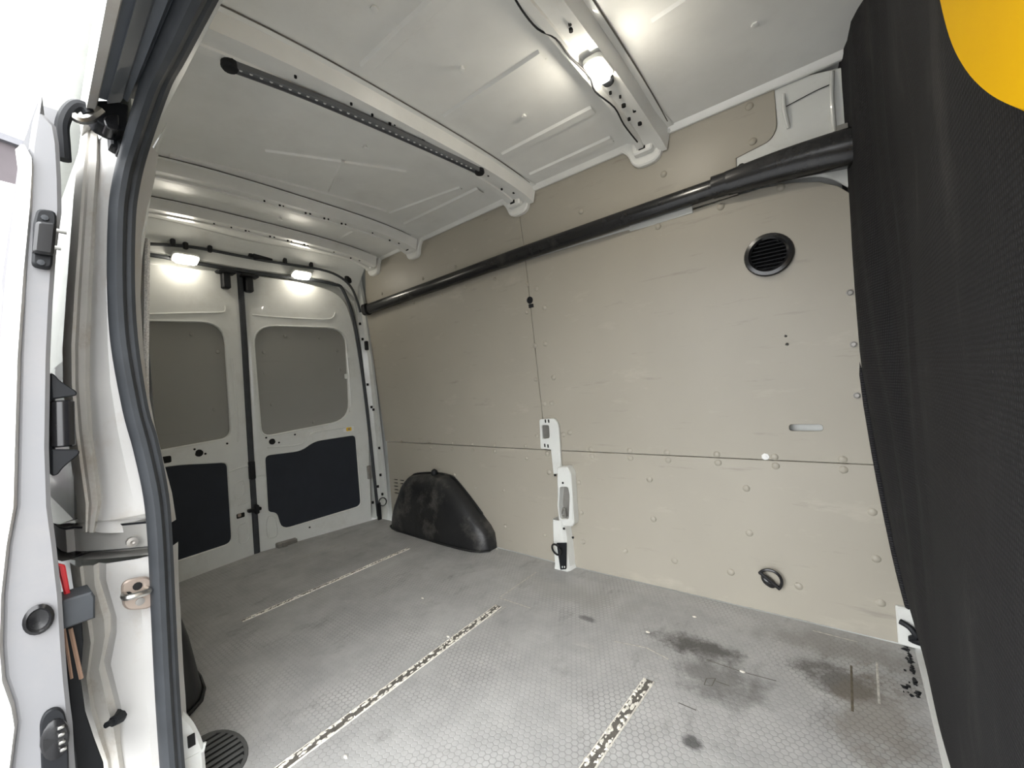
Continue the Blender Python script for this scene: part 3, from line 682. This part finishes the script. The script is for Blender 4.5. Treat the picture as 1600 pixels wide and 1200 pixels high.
# striker plate with loop
q = [at(px, py, 'x', -1.205) for px, py in ((188, 908), (236, 898), (240, 950), (192, 954))]
su_ = rnd([(v.y, v.z) for v in q], .018, 5)
sk = build('striker_plate', plate([su_], .008, lambda u, v, w_: Vector((-1.20-w_, u, v)), .003), 'bronze_steel', nw)
a, b = at(197, 934, 'x', -1.18), at(232, 924, 'x', -1.18)
build('striker_loop', tube(smooth_path([a+Vector((-.02, 0, 0)), a, (a+b)/2+Vector((.004, 0, 0)), b, b+Vector((-.02, 0, 0))], 4), .0065, 8), 'steel', sk)
for px, py, mt in ((215, 916, 'hole_black'), (199, 931, 'hole_black'), (229, 924, 'hole_black'), (219, 940, 'dull_metal')):
    p = at(px, py, 'x', -1.198); build('plate_screw', xform(lathe([(.008, -.004), (.008, .001), (.003, .0015)], 10, Matrix.Rotation(pi/2, 4, 'Y')), Matrix.Translation(p)), mt, sk)
# rubber bump stop and small peg
a, b = at(166, 1133, 'x', -1.24), at(186, 1122, 'x', -1.26)
build('bump_peg', tube([b+Vector((-.02, .01, .0)), b, a.lerp(b, .5), a.lerp(b, .45), a], [.012, .012, .010, .006, .006], 8), 'hardware_black', nw)
p = at(183, 218, 'x', -1.22)
build('top_stop', join(box(p.x-.03, p.x+.012, p.y-.012, p.y+.02, p.z-.022, p.z+.012, .004), box(p.x-.02, p.x+.02, p.y-.002, p.y+.01, p.z-.034, p.z+.01, .003)), 'hardware_black', nw)
# rubber door seal: outer flat lip and inner round bulb, running up the pillar and along the header
# inner pillar cover and the board edge behind it
cv = [(232, 240), (206, 330), (200, 450), (205, 545), (222, 640), (243, 720), (262, 775), (231, 706), (222, 650), (216, 600), (214, 540), (216, 450), (226, 380), (237, 300), (246, 238), (262, 190)]
A = [(p.y, p.z) for p in lv(cv, -1.29)]
build('pillar_cover', plate([A], .03, lambda u, v, w_: Vector((-1.29-w_, u, v)), .004), 'white_paint', nw)
A = [(p.y, p.z) for p in lv([(205, 372), (231, 372), (230, 470), (229, 560), (230, 640), (232, 712), (205, 700)], -1.35)]
build('board_edge', plate([A], .012, lambda u, v, w_: Vector((-1.35-w_, u, v)), .001), 'ply_rear', nw)
A = lv([(230, 374), (229, 470), (228, 560), (229, 640), (231, 706)], -1.345)
build('edge_tape', tube(smooth_path(A, 4), .006, 6), 'metal_tape', nw)
# foot of the pillar beside the floor
A = [(p.y, p.z) for p in lv([(262, 1085), (281, 1106), (304, 1130), (315, 1152), (320, 1166), (323, 1200), (326, 1290), (262, 1290)], -1.26)]
pf = build('pillar_foot', plate([rnd(A, .01, 3)], .05, lambda u, v, w_: Vector((-1.26-w_, u, max(v, -.03))), .008), 'white_paint', nw)
p = at(299, 1157, 'x', -1.257); build('square_hole', box(p.x-.002, p.x+.003, p.y-.007, p.y+.007, p.z-.013, p.z+.013), 'hole_black', pf)
a, b = at(281, 1168, 'x', -1.262), at(322, 1163, 'x', -1.262); build('foot_bead', tube([at(284, 1190, 'x', -1.262), at(318, 1172, 'x', -1.262), at(320, 1160, 'x', -1.262)], .004, 6), 'white_paint', pf)
# header over the opening: extruded pressed section
def hst(row, x, pxs): return [at(px, row, 'x', x) for px in pxs]
H_A = hst(0, -.70, (167, 189, 212, 238, 246, 263, 272, 300, 318, 334, 348)); H_B = hst(165, -1.13, (136, 150, 166, 187, 191, 197, 203, 222, 238, 247, 262))
def hx(i, x, dy=0, dz=0): t = (x+.70)/(-1.13+.70); k = int(i); fr_ = i-k; g = lambda H: H[k] if fr_ == 0 else H[k].lerp(H[k+1], fr_); p = g(H_A).lerp(g(H_B), t); return Vector((x, p.y+dy, p.z+dz))
def hstrip(name, idx, mat, x0=-1.20, x1=.2): return build(name, loft([[hx(i, x, dy, dz) for i, dy, dz in idx] for x in (x0, lerp(x0, x1, .5), x1)]), mat, nw, angle=20)
def seal(i, L_, r, flat, name, dx):
    pts = [hx(i, x, 0, -.005) for x in (.2, -.2, -.6, -.85, -1.0)]+[at(px, py, 'x', -1.195 if py > 240 else -1.18)+Vector((dx, 0, 0)) for px, py in L_]
    return build(name, tube(smooth_path(pts, 5), r, 10, flat=flat, up=(0, 1, 0)), 'rubber', nw)
seal(6.75, [(203, 232), (189, 290), (183, 345), (182, 450), (188, 540), (206, 640), (222, 700), (238, 775), (245, 850), (250, 960), (256, 1080), (264, 1200), (275, 1330)], .020, .75, 'door_seal', 0)
seal(7.65, [(219, 232), (205, 290), (199, 345), (198, 450), (204, 540), (220, 640), (235, 690), (252, 775), (258, 850), (263, 960), (269, 1080), (277, 1200), (288, 1330)], .016, 1.0, 'door_seal_bulb', -.01)
hstrip('roof_gutter', [(0, -.002, .05), (0, 0, 0), (1, 0, 0), (1, .004, .012)], 'jamb_paint', -1.36)
hstrip('header_rail', [(1, .002, .01), (2, 0, .004), (2, 0, -.003), (3, 0, 0), (4, 0, .008), (5, 0, 0), (6, 0, .008), (7, .01, .006)], 'header_grey', -1.11)
hstrip('header_trim', [(8, 0, .002), (9, 0, 0), (10, 0, 0), (10, .012, .03), (10, .012, .33)], 'white_paint', -1.30)
hstrip('header_top', [(0, -.002, .05), (10, .012, .05)], 'white_paint')
q = [hx(8, -.85), hx(9, -.85), hx(10, -.85)]; prof = {'a': (hx(0, -.85).y, hx(0, -.85).z)}
hstrip('header_outer', [(0, -.002, .05), (0, .10, .3), (2, .16, .45)], 'white_paint', -1.36)

# ---- sliding door, slid back along the outside of the van: we look at its leading edge
XD = -1.10
DO = [(66, 145), (52, 185), (46, 225), (43, 262), (40, 330), (34, 430), (29, 560), (26, 700), (24, 790), (12, 850), (4, 930), (2, 1010), (6, 1060), (20, 1100), (25, 1130), (16, 1200), (14, 1330)]
DI = [(70, 178), (88, 196), (93, 225), (96, 280), (97, 330), (88, 400), (83, 470), (79, 560), (77, 700), (80, 790), (88, 850), (97, 930), (102, 1010), (106, 1060), (110, 1100), (114, 1130), (118, 1200), (124, 1330)]
face = [(p.y, p.z) for p in lv(DO+DI[::-1], XD)]
dm = lambda u, v, w_: Vector((XD-w_, u, v))
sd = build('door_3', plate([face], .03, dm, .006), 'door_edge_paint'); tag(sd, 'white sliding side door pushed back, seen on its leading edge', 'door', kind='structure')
# outer skin hem beside it and the body of the door going back
H0 = [(33, 225), (38, 262), (30, 330), (18, 430), (8, 560), (4, 700), (1, 790), (-9, 850), (-16, 930), (-18, 1010), (-14, 1060), (0, 1100), (4, 1130), (-2, 1200), (-6, 1330)]
H1 = [(52, 258), (51, 280), (49, 330), (40, 430), (31, 560), (27, 700), (25, 790), (14, 850), (5, 930), (3, 1010), (7, 1060), (21, 1100), (26, 1130), (17, 1200), (15, 1330)]
A0_, A1_ = lv(H0, XD-.03), lv(H1, XD)
build('skin_hem', loft([list(r) for r in zip([p+Vector((-.03, -.006, 0)) for p in A0_], A0_, fold(A0_, A1_, .25, .018), fold(A0_, A1_, .8, .016), [p+Vector((.004, 0, 0)) for p in A1_], [p+Vector((-.02, .004, 0)) for p in A1_])]), 'jamb_paint', sd, angle=40)
so = [(p.y, p.z) for p in lv([(60, 150)], XD-.03)+A0_]; si = [(y+.045, z) for y, z in so]
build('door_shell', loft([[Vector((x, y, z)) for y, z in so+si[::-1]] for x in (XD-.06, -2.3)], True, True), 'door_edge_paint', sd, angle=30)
# upper lock
q = [at(px, py, 'x', XD+.002) for px, py in ((57, 329), (86, 333), (88, 347), (80, 423), (49, 417), (52, 347))]
lk = build('upper_lock', plate([rnd([(v.y, v.z) for v in q], .008, 3)], .02, lambda u, v, w_: Vector((XD+.016-w_, u, v)), .003), 'hardware_black', sd)
q = [at(px, py, 'x', XD+.016) for px, py in ((55, 348), (88, 352), (83, 402), (50, 397))]
build('lock_body', plate([rnd([(v.y, v.z) for v in q], .006, 3)], .02, lambda u, v, w_: Vector((XD+.03-w_, u, v)), .004), 'gloss_black', lk)
for px, py, l in ((89, 360, .012), (85, 386, .008)):
    p = at(px, py, 'x', XD+.02); build('lock_pin', tube([p+Vector((0, -.008, 0)), p+Vector((0, l, -.001))], .004, 8), 'steel', lk)
for px, py in ((70, 340), (64, 410), (70, 374)):
    p = at(px, py, 'x', XD+.018); build('lock_screw', xform(lathe([(.005, -.003), (.005, .001), (.002, .0015)], 8, Matrix.Rotation(pi/2, 4, 'Y')), Matrix.Translation(p)), 'rubber', lk)
# folding contact buffer on the inner edge: two wings and a barrel
def dplate(name, L_, x, t, mat, par, r=.004): return build(name, plate([rnd([(v.y, v.z) for v in lv(L_, x)], r, 3)], t, lambda u, v, w_: Vector((x+.004-w_, u, v)), .002), mat, par)
dplate('buffer_wing', [(78, 582), (86, 586), (92, 594), (120, 612), (120, 618), (80, 624)], XD-.02, .03, 'hardware_black', sd)
dplate('buffer_wing', [(80, 702), (124, 703), (124, 709), (98, 731), (90, 742), (80, 744)], XD-.02, .03, 'hardware_black', sd)
a, b = at(96, 626, 'x', XD-.03), at(98, 698, 'x', XD-.03)
build('buffer_barrel', tube([a, a.lerp(b, .03), a.lerp(b, .97), b], [.014, .017, .017, .014], 14), 'gloss_black', sd)
p0 = lv([(79, 590), (79, 740)], XD-.03); build('buffer_back', tube(p0, .006, 8), 'hardware_black', sd)
# round grommet, lower lock, red reflector, black stop block
q = lv([(60, 967)], XD+.002)[0]
Mx = Matrix.Translation(q) @ Matrix.Rotation(pi/2, 4, 'Y') @ Matrix.Rotation(.45, 4, 'Z') @ Matrix.Diagonal((1, 1.0, 1, 1))
build('grommet', xform(lathe([(.026, -.004), (.028, .004), (.022, .009), (.018, .004), (.006, .002), (.001, .002)], 20), Matrix.Translation(q) @ Matrix.Rotation(pi/2, 4, 'Y') @ Matrix.Diagonal((.9, .66, 1, 1))), 'gloss_black', sd)
ll = dplate('lower_lock', [(62, 1130), (70, 1112), (88, 1104), (100, 1110), (105, 1130), (107, 1180), (108, 1240), (66, 1240)], XD+.004, .014, 'hardware_black', sd, .008)
build('lock_cup', xform(lathe([(.001, .004), (.018, .004), (.021, .002), (.022, -.002)], 16), Matrix.Translation(lv([(86, 1155)], XD+.008)[0]) @ Matrix.Rotation(pi/2, 4, 'Y') @ Matrix.Diagonal((1.6, .8, 1, 1))), 'gloss_black', ll)
for px, py in ((95, 1136), (96, 1147), (97, 1159), (99, 1170)):
    p = lv([(px, py)], XD+.014)[0]; build('lock_tooth', box(p.x-.003, p.x+.003, p.y-.004, p.y+.004, p.z-.003, p.z+.002, .001), 'steel', ll)
dplate('red_reflector', [(88, 880), (102, 883), (111, 934), (102, 936)], XD-.06, .01, 'red_plastic', sd, .002)
a = lv([(94, 955)], XD-.02)[0]; b = lv([(146, 946)], XD-.02)[0]
build('stop_block', plate([[(v.y, v.z) for v in lv([(94, 940), (144, 925), (149, 932), (149, 966), (96, 985)], XD-.02)]], .06, lambda u, v, w_: Vector((XD-.02-w_, u, v)), .003), 'rubber', sd)
for x0, x1, w_ in ((100, 112, .0025), (110, 127, .0035)):
    a, b = lv([(x0, 982), (x1, 1060)], XD-.08); build('pull_cord', tube([a, b], w_, 6), 'brown_cord', sd)
dplate('door_liner', [(97, 975), (128, 972), (130, 1000), (126, 1060), (133, 1110), (146, 1150), (161, 1190), (166, 1240), (122, 1240)], XD-.10, .02, 'hardware_black', sd, 0)
# upper roller arm
ap_ = [at(px, py, 'x', XD-.06) for px, py in ((100, 250), (98, 222), (97, 196), (105, 176), (118, 165), (132, 168), (140, 178))]
arm = build('roller_arm', tube(smooth_path(ap_, 5), [.011]*31, 10), 'hardware_black', sd)
ap2 = [at(px, py, 'x', XD-.06) for px, py in ((112, 180), (124, 187), (138, 186), (148, 180), (158, 172))]
build('roller_fork', tube(smooth_path(ap2, 4), .009, 8), 'steel', arm)
dplate('roller_bracket', [(140, 172), (148, 159), (170, 158), (200, 164), (198, 205), (176, 204), (160, 196), (150, 190)], XD-.06, .05, 'hardware_black', arm, .006)
dplate('roller', [(160, 183), (185, 178), (186, 206), (166, 202)], XD-.05, .04, 'gloss_black', arm, .008)

# ================================================================== THINGS
# ---- wheel arch covers
def arch(y_wall, sgn, loc, label, deep=1.0):
    t = thing('wheel_arch_cover', loc, label, 'wheel arch', 'moulded wheel arch covers')
    st = [(-2.635, .03, .06), (-2.625, .12, .085), (-2.57, .20, .11), (-2.48, .33, .125), (-2.42, .375, .125), (-2.30, .395, .128), (-2.15, .405, .13), (-2.03, .398, .132), (-1.97, .37, .132),
          (-1.85, .27, .130), (-1.76, .185, .120), (-1.70, .13, .10), (-1.672, .09, .07), (-1.665, .03, .06)]
    st = [(x, h, d*deep) for x, h, d in st]
    rows = []
    for x, h, d in st:
        r = []
        yw = y_wall(x)
        for (dd, hh) in ((-.012, 0), (-.012, 1.0), (.10, 1.0), (.30, .995), (.48, .97), (.66, .90), (.80, .78), (.90, .60), (.955, .38), (1.0, .15), (1.01, .0)):
            r.append(Vector((x, yw-sgn*d*max(dd, -.05), max(.001, h*hh))))
        rows.append(r)
    sh = build('shell', loft(rows, True, True), 'moulded_black', t, angle=60)
    # flange lip around the foot
    lip = [Vector((x+(-.006 if i < 2 else .006 if i > 11 else 0), y_wall(x)-sgn*(d*1.01+.006), .006)) for i, (x, h, d) in enumerate(st)]
    build('foot_lip', tube(lip, .006, 6), 'moulded_black', t)
    kx = -2.16
    build('fixing_knob', xform(lathe([(.020, 0), (.024, .014), (.018, .032), (.006, .04), (.001, .04)], 10), Matrix.Translation((kx, y_wall(kx)-sgn*.03, .40))), 'hardware_black', t)
    rb = [Vector((x, y_wall(x)-sgn*.004, h+.004)) for x, h, d in st[3:11]]
    build('top_lip', tube(smooth_path(rb, 3), .006, 6), 'moulded_black', t)
arch(lambda x: wy(x, .2)-.002, 1, (-2.15, 1.80, 0), 'scuffed black moulded wheel arch cover against the plywood wall')
arch(lambda x: .275, -1, (-2.15, .34, 0), 'black moulded wheel arch cover half hidden behind the door seal', 1.22)

# ---- black cable trunking along the wall
tr = thing('cable_trunking', (-1.3, 1.74, 1.62), 'glossy black cable trunking running the length of the plywood wall', 'trunking')
def trunk(x0, x1, zc, hh, dep, nseg, name, par=tr, mat='gloss_black', ex=.75):
    rows = []
    for i in range(nseg+1):
        x = lerp(x0, x1, i/nseg); z = zc(x) if callable(zc) else zc; H = hh(x) if callable(hh) else hh; D = dep(x) if callable(dep) else dep
        r = []
        for k in range(14):
            a = 2*pi*k/14; cu, sv_ = cos(a), sin(a)
            u = math.copysign(abs(cu)**ex, cu); v = math.copysign(abs(sv_)**ex, sv_)
            zz = z+H/2*v; r.append(Vector((x, wy(x, zz)-.002-D/2+D/2*u*.98, zz)))
        rows.append(r)
    return build(name, loft(rows, True, True), mat, par, angle=50)
trunk(-2.74, -.30, lambda x: lerp(1.602, 1.642, (x+2.74)/2.44), lambda x: lerp(.074, .066, (x+2.74)/2.44), .055, 24, 'tube')
trunk(-.335, -.275, 1.643, .078, .064, 3, 'clamp_collar')
trunk(-.285, .10, lambda x: lerp(1.641, 1.624, clamp((x+.285)/.35))+.006*sin(clamp((x+.285)/.35)*pi), lambda x: lerp(.078, .112, clamp((x+.285)/.35)), lambda x: lerp(.066, .085, clamp((x+.285)/.3)), 14, 'end_cover', ex=.5)
p = WP(1159, 262, .04); build('fixing_screw', xform(lathe([(.013, -.02), (.013, .008), (.008, .013), (.001, .013)], 10, Matrix.Rotation(pi/2, 4, 'X')), Matrix.Translation(p)), 'hardware_black', tr)
trunk(-2.76, -2.715, 1.602, .086, .066, 3, 'end_cap')

# ---- round vent in the wall
vp = WP(1201, 398)
vt = thing('round_vent', vp, 'round black louvred vent set in the plywood wall', 'vent')
nt_ = math.atan2(.055, 1)
MV = Matrix.Translation(vp) @ Matrix.Rotation(pi/2-nt_*0-.055, 4, 'X')
rm_ = build('rim', xform(lathe([(.060, -.03), (.079, -.001), (.080, .003), (.076, .010), (.064, .012), (.0565, .006), (.0555, -.02)], 36), MV), 'gloss_black', vt)
build('back_plate', xform(lathe([(.061, -.032), (.061, -.028), (.001, -.028)], 24), MV), 'hole_black', vt)
for k in range(8):
    v = -.048+k*.0137; hw = math.sqrt(max(0, .056**2-v*v))
    build('louvre', xform(box(-hw, hw, v-.0014, v+.0014, -.018, .005), MV @ Matrix.Translation((0, v, 0)) @ Matrix.Rotation(.5, 4, 'X') @ Matrix.Translation((0, -v, 0))), 'hardware_black', rm_, smooth=False)

# ---- white steel pillar bracket standing at the panel joint
br = thing('pillar_bracket', (-1.16, 1.80, 0), 'white pressed-steel pillar bracket standing on the floor at the plywood joint', 'bracket')
def wpoly(L_, out): return [W2(px, py, out) for px, py in L_]
o1 = .008
upl = rnd(wpoly([(844, 655), (868, 653), (874, 664), (878, 735), (881, 740), (866, 740), (862, 702), (846, 701)], o1), [.012, .02, .02, 0, 0, 0, .006, .008], 4)
hole = rnd(wpoly([(847, 664), (859, 664), (860, 684), (849, 686)], o1), .01, 4)
up_ = build('upper_plate', plate([upl, hole], .012, lambda u, v, w_: MW(u, v, w_-.018), .003), 'white_paint', br)
build('pocket', plate([offset(hole, -.004)], .003, lambda u, v, w_: MW(u, v, w_-.004), .0005), 'dull_metal', up_)
for px, py in ((852, 658), (857, 658), (851, 696), (856, 697)):
    u, v = W2(px, py, .02); build('slot_hole', plate([rnd(rect(u-.004, u+.004, v-.009, v+.009), .002, 2)], .003, lambda a_, b_, w_: MW(a_, b_, w_-.0195), .0003), 'hole_black', up_)
def post(levels, name, mat='white_paint'):
    rows = []
    for z, xl, xr, d in levels:
        yb = wy(-1.2, z)
        rows.append([Vector((xl, yb, z)), Vector((xl, yb-d*.8, z)), Vector((xl+.010, yb-d, z)), Vector((xr-.014, yb-d, z)), Vector((xr-.002, yb-d*.75, z)), Vector((xr+.004, yb, z))])
    return build(name, loft(rows, False), mat, br, angle=30)
post([(.02, -1.218, -1.130, .062), (.14, -1.216, -1.132, .062), (.235, -1.212, -1.140, .06), (.25, -1.212, -1.142, .055)], 'lower_post')
cup = wpoly([(870, 730), (886, 729), (892, 740), (897, 818), (894, 823), (873, 822), (871, 780)], .05)
ch = wpoly([(874.5, 761), (887, 761), (889.5, 775), (888, 811), (875, 811), (872.5, 790)], .05)
cp_ = build('cup_plate', plate([rnd(cup, [.012, .012, .01, .01, .01, .01, 0], 4), rnd(ch, .012, 4)], .05, lambda u, v, w_: MW(u, v, w_-.052), .005), 'white_paint', br)
build('cup_floor', plate([offset(rnd(ch, .012, 4), -.003)], .003, lambda u, v, w_: MW(u, v, w_-.006), .0005), 'dull_metal', cp_)
u0, v0 = W2(880, 800, .03)
build('strap_guide', plate([rnd([(u0-.02, v0-.03), (u0+.014, v0-.028), (u0+.012, v0+.02), (u0-.004, v0+.022)], .004), rnd([(u0-.012, v0-.02), (u0+.006, v0-.02), (u0+.005, v0+.012), (u0-.001, v0+.012)], .003)], .008, lambda u, v, w_: MW(u, v, w_-.03), .002), 'dull_metal', br)
for px, py, o in ((867, 742.5, .02), (879.5, 754.5, .052), (881, 826, .062), (895, 840, .04)):
    p = WP(px, py, o); build('bolt_hole', xform(lathe([(.006, -.003), (.006, .0012), (.001, .0012)], 8, Matrix.Rotation(pi/2, 4, 'X')), Matrix.Translation(p)), 'hole_black', br)
post([(.0, -1.222, -1.126, .064), (.02, -1.218, -1.130, .062)], 'foot')

# ---- lashing rings
def ring_geo(c, R, r, tilt, nvec_y, arc=(0, 2*pi), sq=1.0):
    pts = []
    for k in range(25):
        a = lerp(arc[0], arc[1], k/24); u, v = R*cos(a)*sq, R*sin(a)
        q = Vector((u, 0, v)); q.rotate(Matrix.Rotation(tilt[0], 3, 'Z')); q.rotate(Matrix.Rotation(tilt[1], 3, 'X')); pts.append(Vector(c)+q)
    return tube(pts, r, 8)
c = WP(1203, 905, .012)
t1 = thing('lashing_ring', c+Vector((0, .012, -.03)), 'black folding lashing ring mounted low on the plywood panel', 'lashing ring', 'lashing rings')
MB_ = Matrix.Translation(c) @ Matrix.Rotation(radians(38), 4, 'Y')
build('base', xform(join(lathe([(.028, -.010), (.029, .0), (.024, .010), (.012, .015), (.001, .015)], 16, Matrix.Diagonal((1, .55, 1, 1)) @ Matrix.Identity(4))), MB_ @ Matrix.Translation((.002, 0, -.012)) @ Matrix.Rotation(pi/2, 4, 'X')), 'gloss_black', t1)
pts = []
for k in range(17):
    a = lerp(-.1, pi+.1, k/16); pts.append(MB_ @ Vector((.038*cos(a), -.012, .042*sin(a))))
build('ring', tube(pts, .0055, 8), 'gloss_black', t1)
build('hinge_bar', tube([MB_ @ Vector((-.04, -.012, 0)), MB_ @ Vector((.04, -.012, 0))], .007, 8), 'gloss_black', t1)
c = WP(878, 868, .066)
t2 = thing('lashing_ring', (c.x, c.y, 0), 'black lashing ring with strap plate at the foot of the white bracket', 'lashing ring', 'lashing rings')
q = rnd(wpoly([(870, 848), (885.5, 848), (885, 889), (876, 890)], .066), .004)
sp_ = build('strap_plate', plate([q], .007, lambda u, v, w_: MW(u, v, w_-.071), .002), 'hardware_black', t2)
pc = WP(874, 858, .078)
build('ring', tube([pc+Vector((.024*cos(a)-.01, -.012-.010*sin(a), .030*sin(a)+.0)) for a in [2*pi*k/20 for k in range(20)]], .005, 8, closed=True), 'gloss_black', t2)
for px in (878.5, 882): p = WP(px, 886, .0745); build('rivet', box(p.x-.002, p.x+.002, p.y-.001, p.y+.004, p.z-.004, p.z+.004), 'label_white', sp_)
c = at(592, 795, 'x', -2.77)
t3 = thing('lashing_ring', (c.x, c.y, 0), 'small black lashing ring at the foot of the rear corner pillar', 'lashing ring', 'lashing rings')
build('strap_plate', box(c.x-.006, c.x+.008, c.y-.016, c.y+.016, .03, c.z+.045, .003), 'hardware_black', t3)
pc = at(598, 784, 'x', -2.75)
build('ring', tube([pc+Vector((.014*cos(a), .022*cos(a), .030*sin(a))) for a in [2*pi*k/20 for k in range(20)]], .0045, 8, closed=True), 'gloss_black', t3)

# ---- LED strip light along the second bow
zl = lambda y: rz(0, y)-.004-.045-.004
A = at(362, 97, 'z', 1.905); B = at(748, 271, 'z', 1.895)
ls = thing('led_strip_light', ((A.x+B.x)/2, (A.y+B.y)/2, 1.92), 'unlit long grey LED strip light on the roof bow', 'strip light')
def lpt(t, s=0, dz=0):
    c = A.lerp(B, t); sd_ = Vector((-(B-A).y, (B-A).x, 0)).normalized(); c = c+sd_*s; return Vector((c.x, c.y, zl(c.y)+dz+.004*0))
prof_l = [(-.016, .004), (-.016, -.012), (-.011, -.014), (-.010, -.006), (.010, -.006), (.011, -.014), (.016, -.012), (.016, .004)]
hs_ = build('housing', loft([[lpt(i/20, u, v) for u, v in prof_l] for i in range(21)], True, True), 'led_housing', ls, angle=25)
leds = []
for k in range(34):
    c = lpt((k+.8)/35.5, 0, -.0075); leds.append(xform(lathe([(.0045, .002), (.0045, -.0012), (.001, -.002)], 6), Matrix.Translation(c)))
build('led_chips', join(*leds), 'led_chip', hs_, kind='stuff')
for t in (-.006, 1.006):
    c = lpt(t, 0, -.004); build('end_cap', xform(lathe([(.021, .010), (.022, -.006), (.018, -.012), (.001, -.013)], 14), Matrix.Translation(c)), 'hardware_black', ls)
# mounting rail beside it
build('mount_rail', loft([[lpt(i/12, u, v) for u, v in ((.017, .006), (.017, -.004), (.030, -.003), (.030, .006))] for i in range(13)], True, True), 'roof_paint', ls)

# ---- lit lamps
def lamp(c, M, label, sx, sy, lens='lamp_lens'):
    t = thing('load_lamp', c, label, 'lamp', 'lit load space lamps')
    base = plate([rnd(rect(-sx-.008, sx+.008, -sy-.008, sy+.008), sy*.8, 5)], .014, lambda u, v, w_: M @ Vector((u, v, -.003+w_)), .003)
    build('base', base, 'white_paint', t)
    rows = []
    for k, (s, h) in enumerate(((1, .0), (1, -.012), (.93, -.020), (.75, -.024))):
        rows.append([M @ Vector((u, v, h)) for u, v in rnd(rect(-sx*s, sx*s, -sy*s, sy*s), sy*.8*s, 5)])
    build('lens', loft(rows, True, True), lens, t)
    return t
zl0 = rz(0, 1.2)-.004-.05
c = at(935, 108, 'z', zl0-.014)
t0 = lamp(c, Matrix.Translation(c+Vector((0, 0, .0))) @ Matrix.Rotation(pi/2, 4, 'Z'), 'brightly lit lamp on the front roof bow', .045, .024, 'lamp_lens_bright')
p = c+Vector((-.002, .072, .004)); build('switch_knob', xform(lathe([(.018, .012), (.019, -.006), (.014, -.012), (.001, -.012)], 14), Matrix.Translation(p)), 'hardware_black', t0)
for (px, py), lab in (((290, 404), 'lit oval lamp over the left-hand rear door'), ((471, 429), 'lit oval lamp over the right-hand rear door')):
    c = at(px, py, 'x', -2.86)
    lamp(c, Matrix.Translation(c) @ Matrix.Rotation(pi/2, 4, 'Z') @ Matrix.Rotation(radians(-28), 4, 'X'), lab, .056, .027)
# thin wire clipped along the front bow
wp_ = [at(px, py, 'z', z) for px, py, z in ((795, -20, 1.925), (815, 15, 1.922), (840, 45, 1.918), (868, 60, 1.914), (890, 88, 1.91), (920, 118, 1.905), (930, 143, 1.90), (960, 168, 1.895), (975, 195, 1.888), (996, 222, 1.875))]
wi = build('lamp_wire', tube(smooth_path(wp_, 4), .0028, 6), 'hardware_black'); tag(wi, 'thin black wire running along the front roof bow to the lamp', 'wire')
# yellow panel on the bulkhead
yp = [(p.y, p.z) for p in [at(px, py, 'x', .112) for px, py in ((1455, -80), (1462, -20), (1471, 30), (1486, 82), (1508, 124), (1535, 155), (1568, 178), (1610, 194))]]
yp = yp+[(.40, yp[-1][1]-.025), (.33, yp[-1][1]-.01), (.29, yp[-1][1]+.06), (.29, 1.70), (.36, 1.76), (yp[0][0]-.06, 1.76), (yp[0][0], 1.70)]
yp = [(v.x, v.y) for v in smooth_path([(u, v, 0) for u, v in yp], 4, closed=True)]
yl_ = build('yellow_panel', plate([yp], .02, lambda u, v, w_: Vector((.112+w_, u, v)), .008), 'yellow'); tag(yl_, 'bright yellow rounded plastic panel mounted high on the black bulkhead', 'panel')
# round drain grille in the floor by the pillar
gc = FP(338, 1181); gc = Vector((gc.x, gc.y, 0))
gt = thing('floor_grille', gc, 'round ribbed grille set in the floor beside the door pillar', 'grille')
ra, rb_ = .105, .058
build('rim', plate([circle(gc.x, gc.y, ra+.012, 28, rb_+.010), circle(gc.x, gc.y, ra, 28, rb_)], .003, lambda u, v, w_: Vector((u, v, .003-w_)), .001), 'grille_grey', gt)
build('tray', plate([circle(gc.x, gc.y, ra, 28, rb_)], .001, lambda u, v, w_: Vector((u, v, .0011-w_)), .0001), 'hole_black', gt)
for k in range(9):
    u = -ra+ra*2*(k+.5)/9; h = rb_*math.sqrt(1-(u/ra)**2)
    build('bar', box(gc.x+u-.0075, gc.x+u+.0050, gc.y-h, gc.y+h, .001, .0045, .0012), 'grille_grey', gt)
# scattered debris in the corner by the bulkhead
rng = random.Random(5); V, F = [], []
for k in range(46):
    c = FP(rng.gauss(1425, 10)+(k % 3)*6, rng.uniform(1012, 1090)); m = len(V); r = rng.uniform(.003, .012)
    if c.x > .12: c.x = .115
    an = rng.uniform(0, pi)
    for q in range(4): V.append(c+Vector((cos(an+q*pi/2)*r*rng.uniform(.4, 1.2), sin(an+q*pi/2)*r, .001)))
    V.append(c+Vector((0, 0, rng.uniform(.002, .006)))); F += [(m+q, m+(q+1) % 4, m+4) for q in range(4)]
de = build('debris', (V, F), 'hardware_black'); tag(de, 'dark crumbs and leaf bits scattered in the floor corner by the bulkhead', 'debris', kind='stuff')
cb = []
for px, py in ((1085, 964), (1160, 1050), (1012, 988), (776, 858), (540, 1183), (700, 995), (660, 935)):
    c = FP(px, py); cb.append(xform(lathe([(.006, 0), (.005, .003), (.001, .004)], 6, Matrix.Diagonal((1.4, .7, 1, 1))), Matrix.Translation(c)))
cr = build('pale_crumbs', join(*cb), 'chip_pale'); tag(cr, 'pale crumbs lying loose on the grey floor', 'debris', kind='stuff')
